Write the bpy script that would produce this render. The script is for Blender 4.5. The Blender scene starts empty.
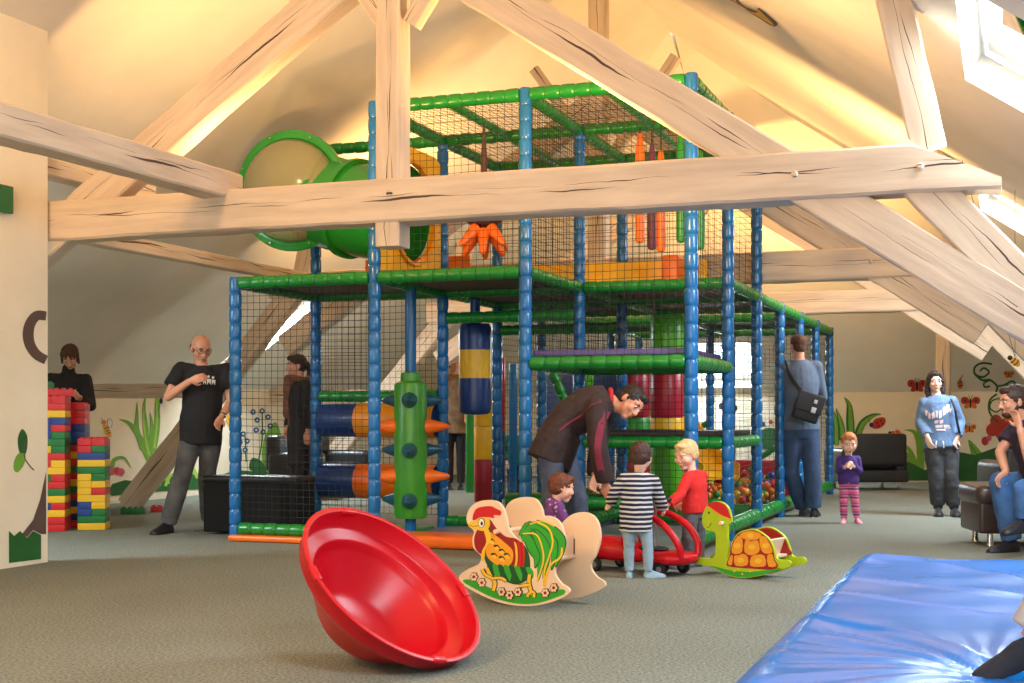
import bpy, bmesh, math, random
from mathutils import Vector, Matrix, noise
random.seed(7)
sc = bpy.context.scene
COL = sc.collection
V = Vector
# ---------------------------------------------------------------- camera model (1024x683)
F = 1340.0; CX = 512.0; HY = 415.0; HC = 1.08
SN, CN = 0.3453, 0.9385
def W(px, py, D):
    lat = D*(px-CX)/F
    return V((-D*SN+lat*CN, D*CN+lat*SN, HC-D*(py-HY)/F))
def G(px, py, z=0.0):
    D = F*(HC-z)/(py-HY); return W(px, py, D)
def PL(px, py, o, n):                       # hit of the sight line with a plane
    d = W(px, py, 1.0)-V((0,0,HC)); c = V((0,0,HC))
    k = (V(o)-c).dot(V(n))/d.dot(V(n)); return c+d*k
VIEW = V((-SN, CN, 0)); RIGHT = V((CN, SN, 0)); UP = V((0,0,1))
cam_d = bpy.data.cameras.new('camera'); cam = bpy.data.objects.new('camera', cam_d); COL.objects.link(cam)
cam.location = (0,0,HC); cam.rotation_euler = (math.pi/2, 0, math.atan2(SN, CN))
cam_d.sensor_width = 36; cam_d.lens = F/1024*36; cam_d.shift_y = (HY-341.5)/1024.0
cam_d.clip_start = .05; cam_d.clip_end = 200
sc.camera = cam
# ---------------------------------------------------------------- materials
def lin(c):
    return tuple(((x/255)/12.92 if x/255 <= .04045 else ((x/255+.055)/1.055)**2.4) for x in c)+(1,)
MATS = {}
def mat(name, rgb, rough=.6, metal=0, var=.12, vs=6, bump=0, bs=40, coat=0, spec=.5, sheen=0, trans=0, rgb2=None):
    if name in MATS: return MATS[name]
    m = bpy.data.materials.new(name); m.use_nodes = True; MATS[name] = m
    nt = m.node_tree; N = nt.nodes; L = nt.links; b = N['Principled BSDF']
    b.inputs['Roughness'].default_value = rough; b.inputs['Metallic'].default_value = metal
    b.inputs['Specular IOR Level'].default_value = spec
    if coat: b.inputs['Coat Weight'].default_value = coat; b.inputs['Coat Roughness'].default_value = .15
    if sheen: b.inputs['Sheen Weight'].default_value = sheen
    if trans: b.inputs['Transmission Weight'].default_value = trans
    tc = N.new('ShaderNodeTexCoord')
    nz = N.new('ShaderNodeTexNoise'); nz.inputs['Scale'].default_value = vs; nz.inputs['Detail'].default_value = 3
    L.new(tc.outputs['Object'], nz.inputs['Vector'])
    r = N.new('ShaderNodeValToRGB'); c = lin(rgb)
    c2 = lin(rgb2) if rgb2 else tuple(x*(1-var) for x in c[:3])+(1,)
    c1 = c if rgb2 else tuple(min(1, x*(1+var*.6)) for x in c[:3])+(1,)
    r.color_ramp.elements[0].position = .3; r.color_ramp.elements[1].position = .7
    r.color_ramp.elements[0].color = c2; r.color_ramp.elements[1].color = c1
    L.new(nz.outputs['Fac'], r.inputs['Fac']); L.new(r.outputs['Color'], b.inputs['Base Color'])
    if bump:
        n2 = N.new('ShaderNodeTexNoise'); n2.inputs['Scale'].default_value = bs; n2.inputs['Detail'].default_value = 4
        L.new(tc.outputs['Object'], n2.inputs['Vector'])
        bp = N.new('ShaderNodeBump'); bp.inputs['Strength'].default_value = bump; bp.inputs['Distance'].default_value = .01
        L.new(n2.outputs['Fac'], bp.inputs['Height']); L.new(bp.outputs['Normal'], b.inputs['Normal'])
    return m
def emis(name, rgb, s):
    m = bpy.data.materials.new(name); m.use_nodes = True; b = m.node_tree.nodes['Principled BSDF']
    b.inputs['Emission Color'].default_value = lin(rgb); b.inputs['Emission Strength'].default_value = s
    b.inputs['Base Color'].default_value = lin(rgb); MATS[name] = m; return m
# ---------------------------------------------------------------- mesh building
def frame(d):
    d = V(d).normalized(); a = V((0,0,1)) if abs(d.z) < .95 else V((1,0,0))
    x = a.cross(d).normalized(); y = d.cross(x).normalized(); return x, y, d
class MB:
    def __init__(s): s.v = []; s.f = []; s.mi = []; s.m = 0
    def add(s, vs, fs):
        o = len(s.v); s.v += [V(p) for p in vs]; s.f += [tuple(i+o for i in f) for f in fs]; s.mi += [s.m]*len(fs); return s
    def box(s, c, d, R=None, bev=0):
        x, y, z = d[0]/2, d[1]/2, d[2]/2; c = V(c)
        if bev <= 0:
            vs = [V((a*x, b*y, e*z)) for a in (-1,1) for b in (-1,1) for e in (-1,1)]
            fs = [(0,1,3,2),(4,6,7,5),(0,4,5,1),(2,3,7,6),(0,2,6,4),(1,5,7,3)]
            if R: vs = [R@p for p in vs]
            return s.add([c+p for p in vs], fs)
        bm = bmesh.new(); bmesh.ops.create_cube(bm, size=1)
        for q in bm.verts: q.co = V((q.co.x*d[0], q.co.y*d[1], q.co.z*d[2]))
        bmesh.ops.bevel(bm, geom=bm.edges[:], offset=bev, segments=3, affect='EDGES', profile=.6)
        bm.verts.index_update()
        s.add([c+((R@q.co) if R else q.co) for q in bm.verts], [tuple(q.index for q in f.verts) for f in bm.faces]); bm.free(); return s
    def rings(s, rs, close=True, cap=True):
        n = len(rs[0]); vs = [p for r in rs for p in r]; fs = []
        for i in range(len(rs)-1):
            for j in range(n):
                k = (j+1) % n
                if not close and k == 0: continue
                fs.append((i*n+j, i*n+k, (i+1)*n+k, (i+1)*n+j))
        if cap:
            fs.append(tuple(range(n-1, -1, -1))); fs.append(tuple((len(rs)-1)*n+j for j in range(n)))
        return s.add(vs, fs)
    def lathe(s, o, d, prof, n=24, cap=True, sx=1, sy=1):       # prof: [(r, h)]
        x, y, z = frame(d); o = V(o)
        return s.rings([[o+z*h+x*(r*sx*math.cos(2*math.pi*j/n))+y*(r*sy*math.sin(2*math.pi*j/n)) for j in range(n)] for r, h in prof], cap=cap)
    def tube(s, pts, rad, n=12, cap=True):
        pts = [V(p) for p in pts]; rs = []
        if not hasattr(rad, '__len__'): rad = [rad]*len(pts)
        px = None
        for i, p in enumerate(pts):
            d = (pts[min(i+1, len(pts)-1)]-pts[max(i-1, 0)]).normalized()
            if px is None: x, y, _ = frame(d)
            else:
                x = (px-d*px.dot(d)).normalized(); y = d.cross(x)
            px = x
            rs.append([p+x*(rad[i]*math.cos(2*math.pi*j/n))+y*(rad[i]*math.sin(2*math.pi*j/n)) for j in range(n)])
        return s.rings(rs, cap=cap)
    def ell(s, c, r, R=None, n=16, m=10):
        c = V(c); rs = []
        for i in range(1, m):
            a = math.pi*i/m; rs.append([V((r[0]*math.sin(a)*math.cos(2*math.pi*j/n), r[1]*math.sin(a)*math.sin(2*math.pi*j/n), -r[2]*math.cos(a))) for j in range(n)])
        vs = [V((0,0,-r[2]))]+[p for q in rs for p in q]+[V((0,0,r[2]))]
        fs = [(0, 1+(j+1) % n, 1+j) for j in range(n)]
        for i in range(m-2):
            for j in range(n): k = (j+1) % n; fs.append((1+i*n+j, 1+i*n+k, 1+(i+1)*n+k, 1+(i+1)*n+j))
        l = len(vs)-1; b = 1+(m-2)*n
        fs += [(b+j, b+(j+1) % n, l) for j in range(n)]
        return s.add([c+((R@p) if R else p) for p in vs], fs)
    def cap(s, p0, r0, p1, r1, n=14):
        p0 = V(p0); p1 = V(p1); L = (p1-p0).length
        if L < 1e-5: return s.ell(p0, (r0,)*3)
        pr = [(r0*math.sin(a), -r0*math.cos(a)) for a in (.25,.65,1.1)]+[(r0,0),(r1,L)]+[(r1*math.cos(a), L+r1*math.sin(a)) for a in (.45,.9,1.32)]
        return s.lathe(p0, p1-p0, pr, n)
    def prism(s, pts, nrm, t):                                   # pts on a plane, extruded along nrm by t
        pts = [V(p) for p in pts]; n = len(pts); nv = V((0,0,0))
        for i in range(n): nv += pts[i].cross(pts[(i+1) % n])
        if nv.dot(V(nrm)) > 0: pts = pts[::-1]
        w = V(nrm)*t; f = [tuple(range(n)), tuple(range(2*n-1, n-1, -1))]
        # outward sides
        f += [(i, i+n, (i+1) % n+n, (i+1) % n) for i in range(n)]
        return s.add(pts+[p+w for p in pts], f)
    def mesh(s, name, mats, smooth=40):
        me = bpy.data.meshes.new(name); me.from_pydata([tuple(p) for p in s.v], [], s.f)
        for m in (mats if isinstance(mats, (list, tuple)) else [mats]): me.materials.append(m)
        me.polygons.foreach_set('material_index', s.mi)
        if smooth:
            me.polygons.foreach_set('use_smooth', [True]*len(me.polygons)); me.set_sharp_from_angle(angle=math.radians(smooth))
        me.update(); return me
def link(name, me, parent=None, loc=None):
    o = bpy.data.objects.new(name, me); COL.objects.link(o)
    if parent is not None: o.parent = parent; o.location = -V(parent.location) if loc is None else loc
    elif loc is not None: o.location = loc
    return o
def build(mb, name, mats, parent=None, smooth=40, label=None):
    """mesh in world coordinates; when it has a parent (an empty without rotation) its origin stays consistent"""
    me = mb.mesh(name, mats, smooth)
    base = V(parent.location) if parent is not None else V((0,0,0))
    p = parent
    while p is not None and p.parent is not None: p = p.parent; base += V(p.location)
    c = V((0,0,0))
    if len(me.vertices):
        xs = [v.co for v in me.vertices]
        c = V(((min(p.x for p in xs)+max(p.x for p in xs))/2, (min(p.y for p in xs)+max(p.y for p in xs))/2, min(p.z for p in xs)))
        me.transform(Matrix.Translation(-c))
    o = bpy.data.objects.new(name, me); COL.objects.link(o)
    if parent is not None: o.parent = parent; o.location = c-base
    else: o.location = c
    if label: o['label'] = label
    return o
def tag(o, label=None, cat=None, group=None, kind=None):
    if label: o['label'] = label
    if cat: o['category'] = cat
    if group: o['group'] = group
    if kind: o['kind'] = kind
    return o
def thing(name, loc, label, cat, group=None):
    o = bpy.data.objects.new(name, None); COL.objects.link(o); o.location = loc; o.empty_display_size = .1
    return tag(o, label, cat, group)
def kids(o): return [c for c in bpy.data.objects if c.parent == o]
def dup(root, loc, label=None, group=None):
    r = root.copy(); COL.objects.link(r); r.location = loc
    if label: r['label'] = label
    if group: r['group'] = group
    for ch in kids(root):
        c = ch.copy(); COL.objects.link(c); c.parent = r
        for g in kids(ch): d = g.copy(); COL.objects.link(d); d.parent = c
    return r
def spline(P, k=6, closed=True):
    n = len(P); out = []
    for i in range(n if closed else n-1):
        a, b, c, d = (P[(i-1) % n], P[i], P[(i+1) % n], P[(i+2) % n]) if closed else (P[max(i-1, 0)], P[i], P[i+1], P[min(i+2, n-1)])
        for q in range(k):
            t = q/k
            out.append(tuple(.5*((2*b[j])+(-a[j]+c[j])*t+(2*a[j]-5*b[j]+4*c[j]-d[j])*t*t+(-a[j]+3*b[j]-3*c[j]+d[j])*t**3) for j in range(len(b))))
    if not closed: out.append(tuple(P[-1]))
    return out
def ngon(cx, cy, rx, ry=None, n=20, a0=0, a1=360):
    ry = ry or rx
    return [(cx+rx*math.cos(math.radians(a0+(a1-a0)*i/(n if a1-a0 >= 360 else n-1))), cy+ry*math.sin(math.radians(a0+(a1-a0)*i/(n if a1-a0 >= 360 else n-1)))) for i in range(n)]
def stroke(pts, w, k=6):
    """polyline with widths -> polygon outline (2d)"""
    P = spline(pts, k, False); n = len(P); L = []; R_ = []
    for i, p in enumerate(P):
        a = P[max(i-1, 0)]; b = P[min(i+1, n-1)]; dx, dy = b[0]-a[0], b[1]-a[1]; l = math.hypot(dx, dy) or 1
        ww = (w(i/(n-1)) if callable(w) else w)/2
        L.append((p[0]-dy/l*ww, p[1]+dx/l*ww)); R_.append((p[0]+dy/l*ww, p[1]-dx/l*ww))
    return L+R_[::-1]
class Art:
    """flat painted shapes given as pixel outlines, laid on a real plane (o, n); n looks to the viewer"""
    def __init__(s, o, n, l0=.0010): s.l0 = l0; s.o = V(o); s.n = V(n).normalized(); s.mb = MB(); s.mats = []; s.k = 0
    def p(s, q): return PL(q[0], q[1], s.o, s.n)
    def shape(s, poly, m, sm=0, lift=None, t=.0012):
        if sm: poly = spline(poly, sm)
        if m not in s.mats: s.mats.append(m)
        s.mb.m = s.mats.index(m); s.k += 1
        s.mb.prism([s.p(q) for q in poly], s.n, (s.l0+.00007*s.k if lift is None else lift)); return s
    def line(s, pts, w, m, k=5): return s.shape(stroke(pts, w, k), m)
    def done(s, name, parent=None): return build(s.mb, name, s.mats, parent, smooth=0)
def area(name, loc, tgt, size, power, col, size_y=None, spread=None):
    d = bpy.data.lights.new(name, 'AREA'); d.energy = power; d.color = col; d.size = size
    if size_y: d.shape = 'RECTANGLE'; d.size_y = size_y
    if spread: d.spread = math.radians(spread)
    o = bpy.data.objects.new(name, d); COL.objects.link(o); o.location = loc
    o.rotation_euler = (V(tgt)-V(loc)).to_track_quat('-Z', 'Y').to_euler(); return o
# ================================================================= ROOM
XL, XR, YB, YF, ZK, SL = -10.2, 2.5, 22.4, -3.0, 1.45, .68
XM = (XL+XR)/2; ZR = ZK+SL*(XM-XL)
def mat_carpet():
    m = bpy.data.materials.new('carpet'); m.use_nodes = True; N = m.node_tree.nodes; L = m.node_tree.links; b = N['Principled BSDF']
    b.inputs['Roughness'].default_value = .95; b.inputs['Specular IOR Level'].default_value = .2
    tc = N.new('ShaderNodeTexCoord'); a = N.new('ShaderNodeTexNoise'); a.inputs['Scale'].default_value = 70; a.inputs['Detail'].default_value = 3
    c = N.new('ShaderNodeTexNoise'); c.inputs['Scale'].default_value = .9; c.inputs['Detail'].default_value = 4
    r = N.new('ShaderNodeValToRGB'); r.color_ramp.elements[0].position = .32; r.color_ramp.elements[1].position = .68
    r.color_ramp.elements[0].color = lin((94,99,92)); r.color_ramp.elements[1].color = lin((148,154,142))
    mx = N.new('ShaderNodeMix'); mx.data_type = 'RGBA'; mx.blend_type = 'MULTIPLY'; mx.inputs[0].default_value = .5
    r2 = N.new('ShaderNodeValToRGB'); r2.color_ramp.elements[0].color = (.75,.74,.70,1); r2.color_ramp.elements[1].color = (1,1,1,1)
    r2.color_ramp.elements[0].position = .3; r2.color_ramp.elements[1].position = .65
    L.new(tc.outputs['Object'], a.inputs['Vector']); L.new(tc.outputs['Object'], c.inputs['Vector'])
    L.new(a.outputs['Fac'], r.inputs['Fac']); L.new(c.outputs['Fac'], r2.inputs['Fac'])
    L.new(r.outputs['Color'], mx.inputs[6]); L.new(r2.outputs['Color'], mx.inputs[7]); L.new(mx.outputs[2], b.inputs['Base Color'])
    bp = N.new('ShaderNodeBump'); bp.inputs['Strength'].default_value = .5; bp.inputs['Distance'].default_value = .006
    L.new(a.outputs['Fac'], bp.inputs['Height']); L.new(bp.outputs['Normal'], b.inputs['Normal'])
    MATS['carpet'] = m; return m
M_carpet = mat_carpet()
M_plaster = mat('plaster_ceiling', (232,224,208), .85, var=.05, vs=2, bump=.15, bs=25)
M_wall = mat('wall_paint', (236,226,200), .8, var=.05, vs=3, bump=.1, bs=30)
M_white = mat('white_gloss', (235,235,232), .4)
M_glass = mat('glass', (250,252,255), .0, trans=1, var=0); M_glass.node_tree.nodes['Principled BSDF'].inputs['IOR'].default_value = 1.03
def mat_wood():
    m = bpy.data.materials.new('painted_timber'); m.use_nodes = True; N = m.node_tree.nodes; L = m.node_tree.links; b = N['Principled BSDF']
    b.inputs['Roughness'].default_value = .7
    tc = N.new('ShaderNodeTexCoord'); oi = N.new('ShaderNodeObjectInfo')
    def mth(op, a, b_=None):
        q = N.new('ShaderNodeMath'); q.operation = op
        for i, v in enumerate((a, b_)):
            if v is None: continue
            if isinstance(v, (int, float)): q.inputs[i].default_value = v
            else: L.new(v, q.inputs[i])
        return q.outputs[0]
    sp = N.new('ShaderNodeSeparateXYZ'); L.new(tc.outputs['Object'], sp.inputs[0])
    tot = None
    for k, (fx, amp, off, wd) in enumerate(((.9,.16,0,.0042),(1.4,.12,.03,.0028))):
        xx = mth('ADD', mth('MULTIPLY', sp.outputs[0], fx), mth('MULTIPLY', oi.outputs['Random'], 37+k*11))
        cb = N.new('ShaderNodeCombineXYZ'); L.new(xx, cb.inputs[0])
        nz = N.new('ShaderNodeTexNoise'); nz.inputs['Scale'].default_value = 1; nz.inputs['Detail'].default_value = 5; L.new(cb.outputs[0], nz.inputs['Vector'])
        tgt = mth('ADD', mth('MULTIPLY', mth('SUBTRACT', nz.outputs['Fac'], .5), amp), off)
        d = mth('ABSOLUTE', mth('SUBTRACT', sp.outputs[2], tgt))
        cb2 = N.new('ShaderNodeCombineXYZ'); L.new(mth('MULTIPLY', xx, 1.3), cb2.inputs[0]); cb2.inputs[1].default_value = 5+k*3
        n2 = N.new('ShaderNodeTexNoise'); n2.inputs['Scale'].default_value = 1; n2.inputs['Detail'].default_value = 1; L.new(cb2.outputs[0], n2.inputs['Vector'])
        wd_ = mth('MULTIPLY', mth('MAXIMUM', mth('SUBTRACT', n2.outputs['Fac'], .47), 0), wd*9)
        c = mth('LESS_THAN', d, wd_); tot = c if tot is None else mth('MAXIMUM', tot, c)
    mp = N.new('ShaderNodeMapping'); mp.inputs['Scale'].default_value = (.5,5,5); L.new(tc.outputs['Object'], mp.inputs['Vector'])
    c = N.new('ShaderNodeTexNoise'); c.inputs['Scale'].default_value = 4; c.inputs['Detail'].default_value = 5; L.new(mp.outputs['Vector'], c.inputs['Vector'])
    r3 = N.new('ShaderNodeValToRGB'); r3.color_ramp.elements[0].color = lin((198,178,154)); r3.color_ramp.elements[1].color = lin((222,202,176))
    r3.color_ramp.elements[0].position = .25; r3.color_ramp.elements[1].position = .7; L.new(c.outputs['Fac'], r3.inputs['Fac'])
    mx = N.new('ShaderNodeMix'); mx.data_type = 'RGBA'; L.new(tot, mx.inputs[0]); L.new(r3.outputs['Color'], mx.inputs[6]); mx.inputs[7].default_value = lin((74,58,48))
    L.new(mx.outputs[2], b.inputs['Base Color'])
    bp = N.new('ShaderNodeBump'); bp.inputs['Strength'].default_value = .35; bp.inputs['Distance'].default_value = .01
    L.new(c.outputs['Fac'], bp.inputs['Height']); L.new(bp.outputs['Normal'], b.inputs['Normal']); MATS['wood'] = m; return m
M_wood = mat_wood()

def struct(name, mb, m): o = build(mb, name, m, smooth=30); o['kind'] = 'structure'; return o
struct('floor', MB().box(((XL+XR)/2, (YF+YB)/2, -.05), (XR-XL+.4, YB-YF+.4, .1)), M_carpet)
struct('wall_left', MB().box((XL-.1, (YF+YB)/2, ZK/2), (.2, YB-YF+.4, ZK+.02)), M_wall)
struct('wall_right', MB().box((XR+.1, (YF+YB)/2, ZK/2), (.2, YB-YF+.4, ZK+.02)), M_wall)
struct('wall_back', MB().box(((XL+XR)/2, YB+.1, ZK/2), (XR-XL, .2, ZK+.02)), M_wall)
# gable behind the camera with a wide opening added for fill light
g = MB(); wx0, wx1, wz0, wz1 = -5.6, 1.0, .9, 2.3
g.box(((XL+wx0)/2, YF-.1, .75), (wx0-XL, .2, 1.5)); g.box(((XR+wx1)/2, YF-.1, .75), (XR-wx1, .2, 1.5))
g.box(((wx0+wx1)/2, YF-.1, wz0/2), (wx1-wx0, .2, wz0))
g.prism([(XL,YF,1.5),(wx0,YF,1.5),(wx0,YF,ZK+SL*(wx0-XL))], (0,-1,0), .2)
g.prism([(wx0,YF,wz1),(wx1,YF,wz1),(wx1,YF,ZK+SL*(XR-wx1)),(XM,YF,ZR),(wx0,YF,ZK+SL*(wx0-XL))], (0,-1,0), .2)
g.prism([(XR,YF,1.5),(wx1,YF,1.5),(wx1,YF,ZK+SL*(XR-wx1))], (0,-1,0), .2)
struct('wall_front', g, M_wall)
# partition wall on the left (runs along the room, ends before the first truss)
PX, PY = -6.6, 8.06
g = MB(); zt = ZK+SL*(PX-XL)
dy1 = 6.62; dy0 = 5.7       # door opening
g.prism([(PX,PY,0),(PX,dy1,0),(PX,dy1,2.1),(PX,dy0,2.1),(PX,dy0,0),(PX,YF,0),(PX,YF,zt),(PX,PY,zt)], (-1,0,0), .14)
struct('wall_partition', g, M_wall)
# roof planes with skylight holes
YH = YB-(ZR-ZK)/SL          # hip starts
SKR = [(-.25, 1.0, 1.2, 3.2), (-.25, 1.0, 7.3, 9.45), (-.25, 1.0, 13.5, 15.5)]      # x0,x1,y0,y1 on the right slope
SKL = [(-9.9, -8.5, 15.3, 15.95), (-9.4, -8.2, 5.4, 6.9)]  # second skylight is added, hidden by the partition, to light the left bay
def zroof(x, side): return ZK+SL*(XR-x) if side > 0 else ZK+SL*(x-XL)
def slope_pt(x, y, side, up=0):
    n = V((SL*side, 0, 1)).normalized(); return V((x, y, zroof(x, side)))+n*up
def roof(side, holes, name):
    x0, x1 = (XM, XR) if side > 0 else (XL, XM)
    xs = sorted({x0, x1}|{h[0] for h in holes}|{h[1] for h in holes}); ys = sorted({YF, YH}|{q for h in holes for q in h[2:] if q < YH})
    g = MB(); T = .25
    def slab(c):
        lo = [slope_pt(x, y, side) for x, y in c]; hi = [slope_pt(x, y, side, T) for x, y in c]; n = len(c)
        g.add(lo+hi, [tuple(range(n)), tuple(range(2*n-1, n-1, -1))]+[(i, i+n, (i+1) % n+n, (i+1) % n) for i in range(n)])
    for i in range(len(xs)-1):
        for j in range(len(ys)-1):
            cx, cy = (xs[i]+xs[i+1])/2, (ys[j]+ys[j+1])/2
            if any(h[0] < cx < h[1] and h[2] < cy < h[3] for h in holes): continue
            slab([(xs[i],ys[j]),(xs[i+1],ys[j]),(xs[i+1],ys[j+1]),(xs[i],ys[j+1])])
    # triangle to the hip (with strips round any holes there)
    hh = [h for h in holes if h[2] >= YH-1e-6]
    def yh(x): return YB-abs(x-(XR if side > 0 else XL))
    if not hh:
        xe = XR if side > 0 else XL
        slab([(x0,YH),(x1,YH),(xe,YB)] if side > 0 else [(x0,YH),(x1,YH),(xe,YB)])
    else:
        h = hh[0]; slab([(XL,YH),(h[0],YH),(h[0],yh(h[0])),(XL,YB)][:4]); slab([(h[1],YH),(XM,YH),(h[1],yh(h[1]))])
        slab([(h[0],YH),(h[1],YH),(h[1],h[2]),(h[0],h[2])]); slab([(h[0],h[3]),(h[1],h[3]),(h[1],yh(h[1])),(h[0],yh(h[0]))])
    struct(name, g, M_plaster)
roof(1, SKR, 'ceiling_right'); roof(-1, SKL, 'ceiling_left')
# hip slope over the back wall, with a skylight
def hip_pt(x, d, up=0): n = V((0, SL, 1)).normalized(); return V((x, YB-d, ZK+SL*d))+n*up      # d = distance in from the back wall
hx0, hx1, hd0, hd1 = -5.1, -3.8, .12, 1.15
g = MB()
def hslab(c):
    lo = [hip_pt(*q) for q in c]; hi = [hip_pt(*q, .25) for q in c]; n = len(c)
    g.add(lo+hi, [tuple(range(n)), tuple(range(2*n-1, n-1, -1))]+[(i, i+n, (i+1) % n+n, (i+1) % n) for i in range(n)])
HD = XM-XL
hslab([(XL,0),(hx0,0),(hx0,hx0-XL)]); hslab([(hx0,0),(hx1,0),(hx1,hd0),(hx0,hd0)]); hslab([(hx0,hd1),(hx1,hd1),(hx1,HD*.9),(XM,HD),(hx0,hx0-XL)])
hslab([(hx1,0),(XR,0),(hx1,XR-hx1)])
struct('ceiling_back', g, M_plaster)
# skylight frames and panes
nwin = [0]
def skylight(c4, up, nrm):
    nwin[0] += 1; c = sum(c4, V((0,0,0)))/4
    f = MB(); pts = [V(p) for p in c4]; w = .03
    for i in range(4):
        a, b = pts[i], pts[(i+1) % 4]; ia = a+(c-a).normalized()*w*1.4; ib = b+(c-b).normalized()*w*1.4
        lo = [a+nrm*.19, b+nrm*.19, ib+nrm*.19, ia+nrm*.19]; hi = [p+nrm*.05 for p in lo]
        f.add(lo+hi, [(0,1,2,3),(7,6,5,4)]+[(k, k+4, (k+1) % 4+4, (k+1) % 4) for k in range(4)])
    o = build(f, 'window_%d' % nwin[0], M_white, smooth=0); o['kind'] = 'structure'
    gl = MB(); q = [p+(c-p).normalized()*.04+nrm*.21 for p in pts]; r = [p+nrm*.006 for p in q]
    gl.add(q+r, [(0,1,2,3),(7,6,5,4)]+[(k, k+4, (k+1) % 4+4, (k+1) % 4) for k in range(4)])
    build(gl, 'pane', M_glass, o, smooth=0)
nR = V((SL,0,1)).normalized(); nL = V((-SL,0,1)).normalized(); nH = V((0,SL,1)).normalized()
for h in SKR: skylight([slope_pt(h[0],h[2],1),slope_pt(h[1],h[2],1),slope_pt(h[1],h[3],1),slope_pt(h[0],h[3],1)], 1, nR)
for h in SKL: skylight([slope_pt(h[0],h[2],-1),slope_pt(h[1],h[2],-1),slope_pt(h[1],h[3],-1),slope_pt(h[0],h[3],-1)], 1, nL)  # includes the added skylight hidden behind the partition
skylight([hip_pt(hx0,hd0),hip_pt(hx1,hd0),hip_pt(hx1,hd1),hip_pt(hx0,hd1)], 1, nH)
# unseen big window added behind the camera for fill light: frame and pane
g = MB(); 
for x in (wx0, wx0+1.65, wx0+3.3, wx0+4.95, wx1): g.box((x, YF-.1, (wz0+wz1)/2), (.07,.09,wz1-wz0))
for z in (wz0+.035, wz1-.035): g.box(((wx0+wx1)/2, YF-.1, z), (wx1-wx0,.09,.07))
o = build(g, 'window_8', M_white, smooth=0); o['kind'] = 'structure'
# skirting along the knee walls
M_skirt = mat('skirting', (120,110,96), .6)
0 and struct('baseboard_left', MB().box((XL+.012, (8.5+YB)/2, .04), (.024, YB-8.5, .08)), M_skirt)
0 and struct('baseboard_back', MB().box(((XL+XR)/2, YB-.012, .04), (XR-XL-.06, .024, .08)), M_skirt)
0 and struct('baseboard_partition', MB().box((PX+.012, (PY+dy1)/2+.05, .03), (.02, PY-dy1-.1, .06)), M_skirt)
# door at the far left edge
M_dframe = mat('door_frame_paint', (104,92,84), .5); M_door = mat('door_leaf', (214,206,190), .5)
g = MB(); g.box((PX+.01, dy1+.03, 1.05), (.2,.08,2.2)); g.box((PX+.01, dy0-.03, 1.05), (.2,.08,2.2)); g.box((PX+.01, (dy0+dy1)/2, 2.14), (.2,dy1-dy0+.14,.08))
o = struct('door_1', g, M_dframe)
build(MB().box((PX-.06, (dy0+dy1)/2, 1.04), (.05, dy1-dy0-.03, 2.06), bev=.008), 'door_leaf', M_door, o)
build(MB().tube([(PX-.03,dy0+.1,1.03),(PX+.05,dy0+.1,1.03),(PX+.05,dy0+.22,1.03)], .01), 'door_handle', mat('steel',(190,190,190),.25,1), o)

# ================================================================= TIMBER TRUSSES
def beam(name, p0, p1, w, h, parent=None, seed=0, up=UP, fixed=.006, cut=0):
    """hewn timber from p0 to p1: local x runs along it, w sideways, h upward"""
    p0 = V(p0); p1 = V(p1); L = (p1-p0).length; x = (p1-p0).normalized(); y = V(up).cross(x).normalized(); z = x.cross(y)
    n = max(4, int(L/.12)); g = MB(); rs = []; c = min(w, h)*.07
    for i in range(n+1):
        t = L*i/n; r = []
        base = [(-w/2+c,-h/2),(0,-h/2),(w/2-c,-h/2),(w/2,-h/2+c),(w/2,0),(w/2,h/2-c),(w/2-c,h/2),(0,h/2),(-w/2+c,h/2),(-w/2,h/2-c),(-w/2,0),(-w/2,-h/2+c)]
        for a, b in base:
            k = noise.noise(V((t*1.7+seed*3.1, a*9, b*9+seed)))*.6+noise.noise(V((t*6+seed, a*5, b*5)))*.4
            sc_ = 1+k*fixed*2.2/max(.05, min(w, h)/2); b2 = b*sc_; b2 = min(b2, h/2-max(0, t-(L-cut))*.45) if cut else b2; r.append(V((t, a*sc_, b2)))
        rs.append(r)
    g.rings(rs); me = g.mesh(name, M_wood, 35)
    o = bpy.data.objects.new(name, me); COL.objects.link(o)
    R = Matrix((x, y, z)).transposed().to_4x4(); R.translation = p0
    if parent is not None: R = Matrix.Translation(-V(parent.location))@R; o.parent = parent
    o.matrix_local = R; return o
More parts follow.
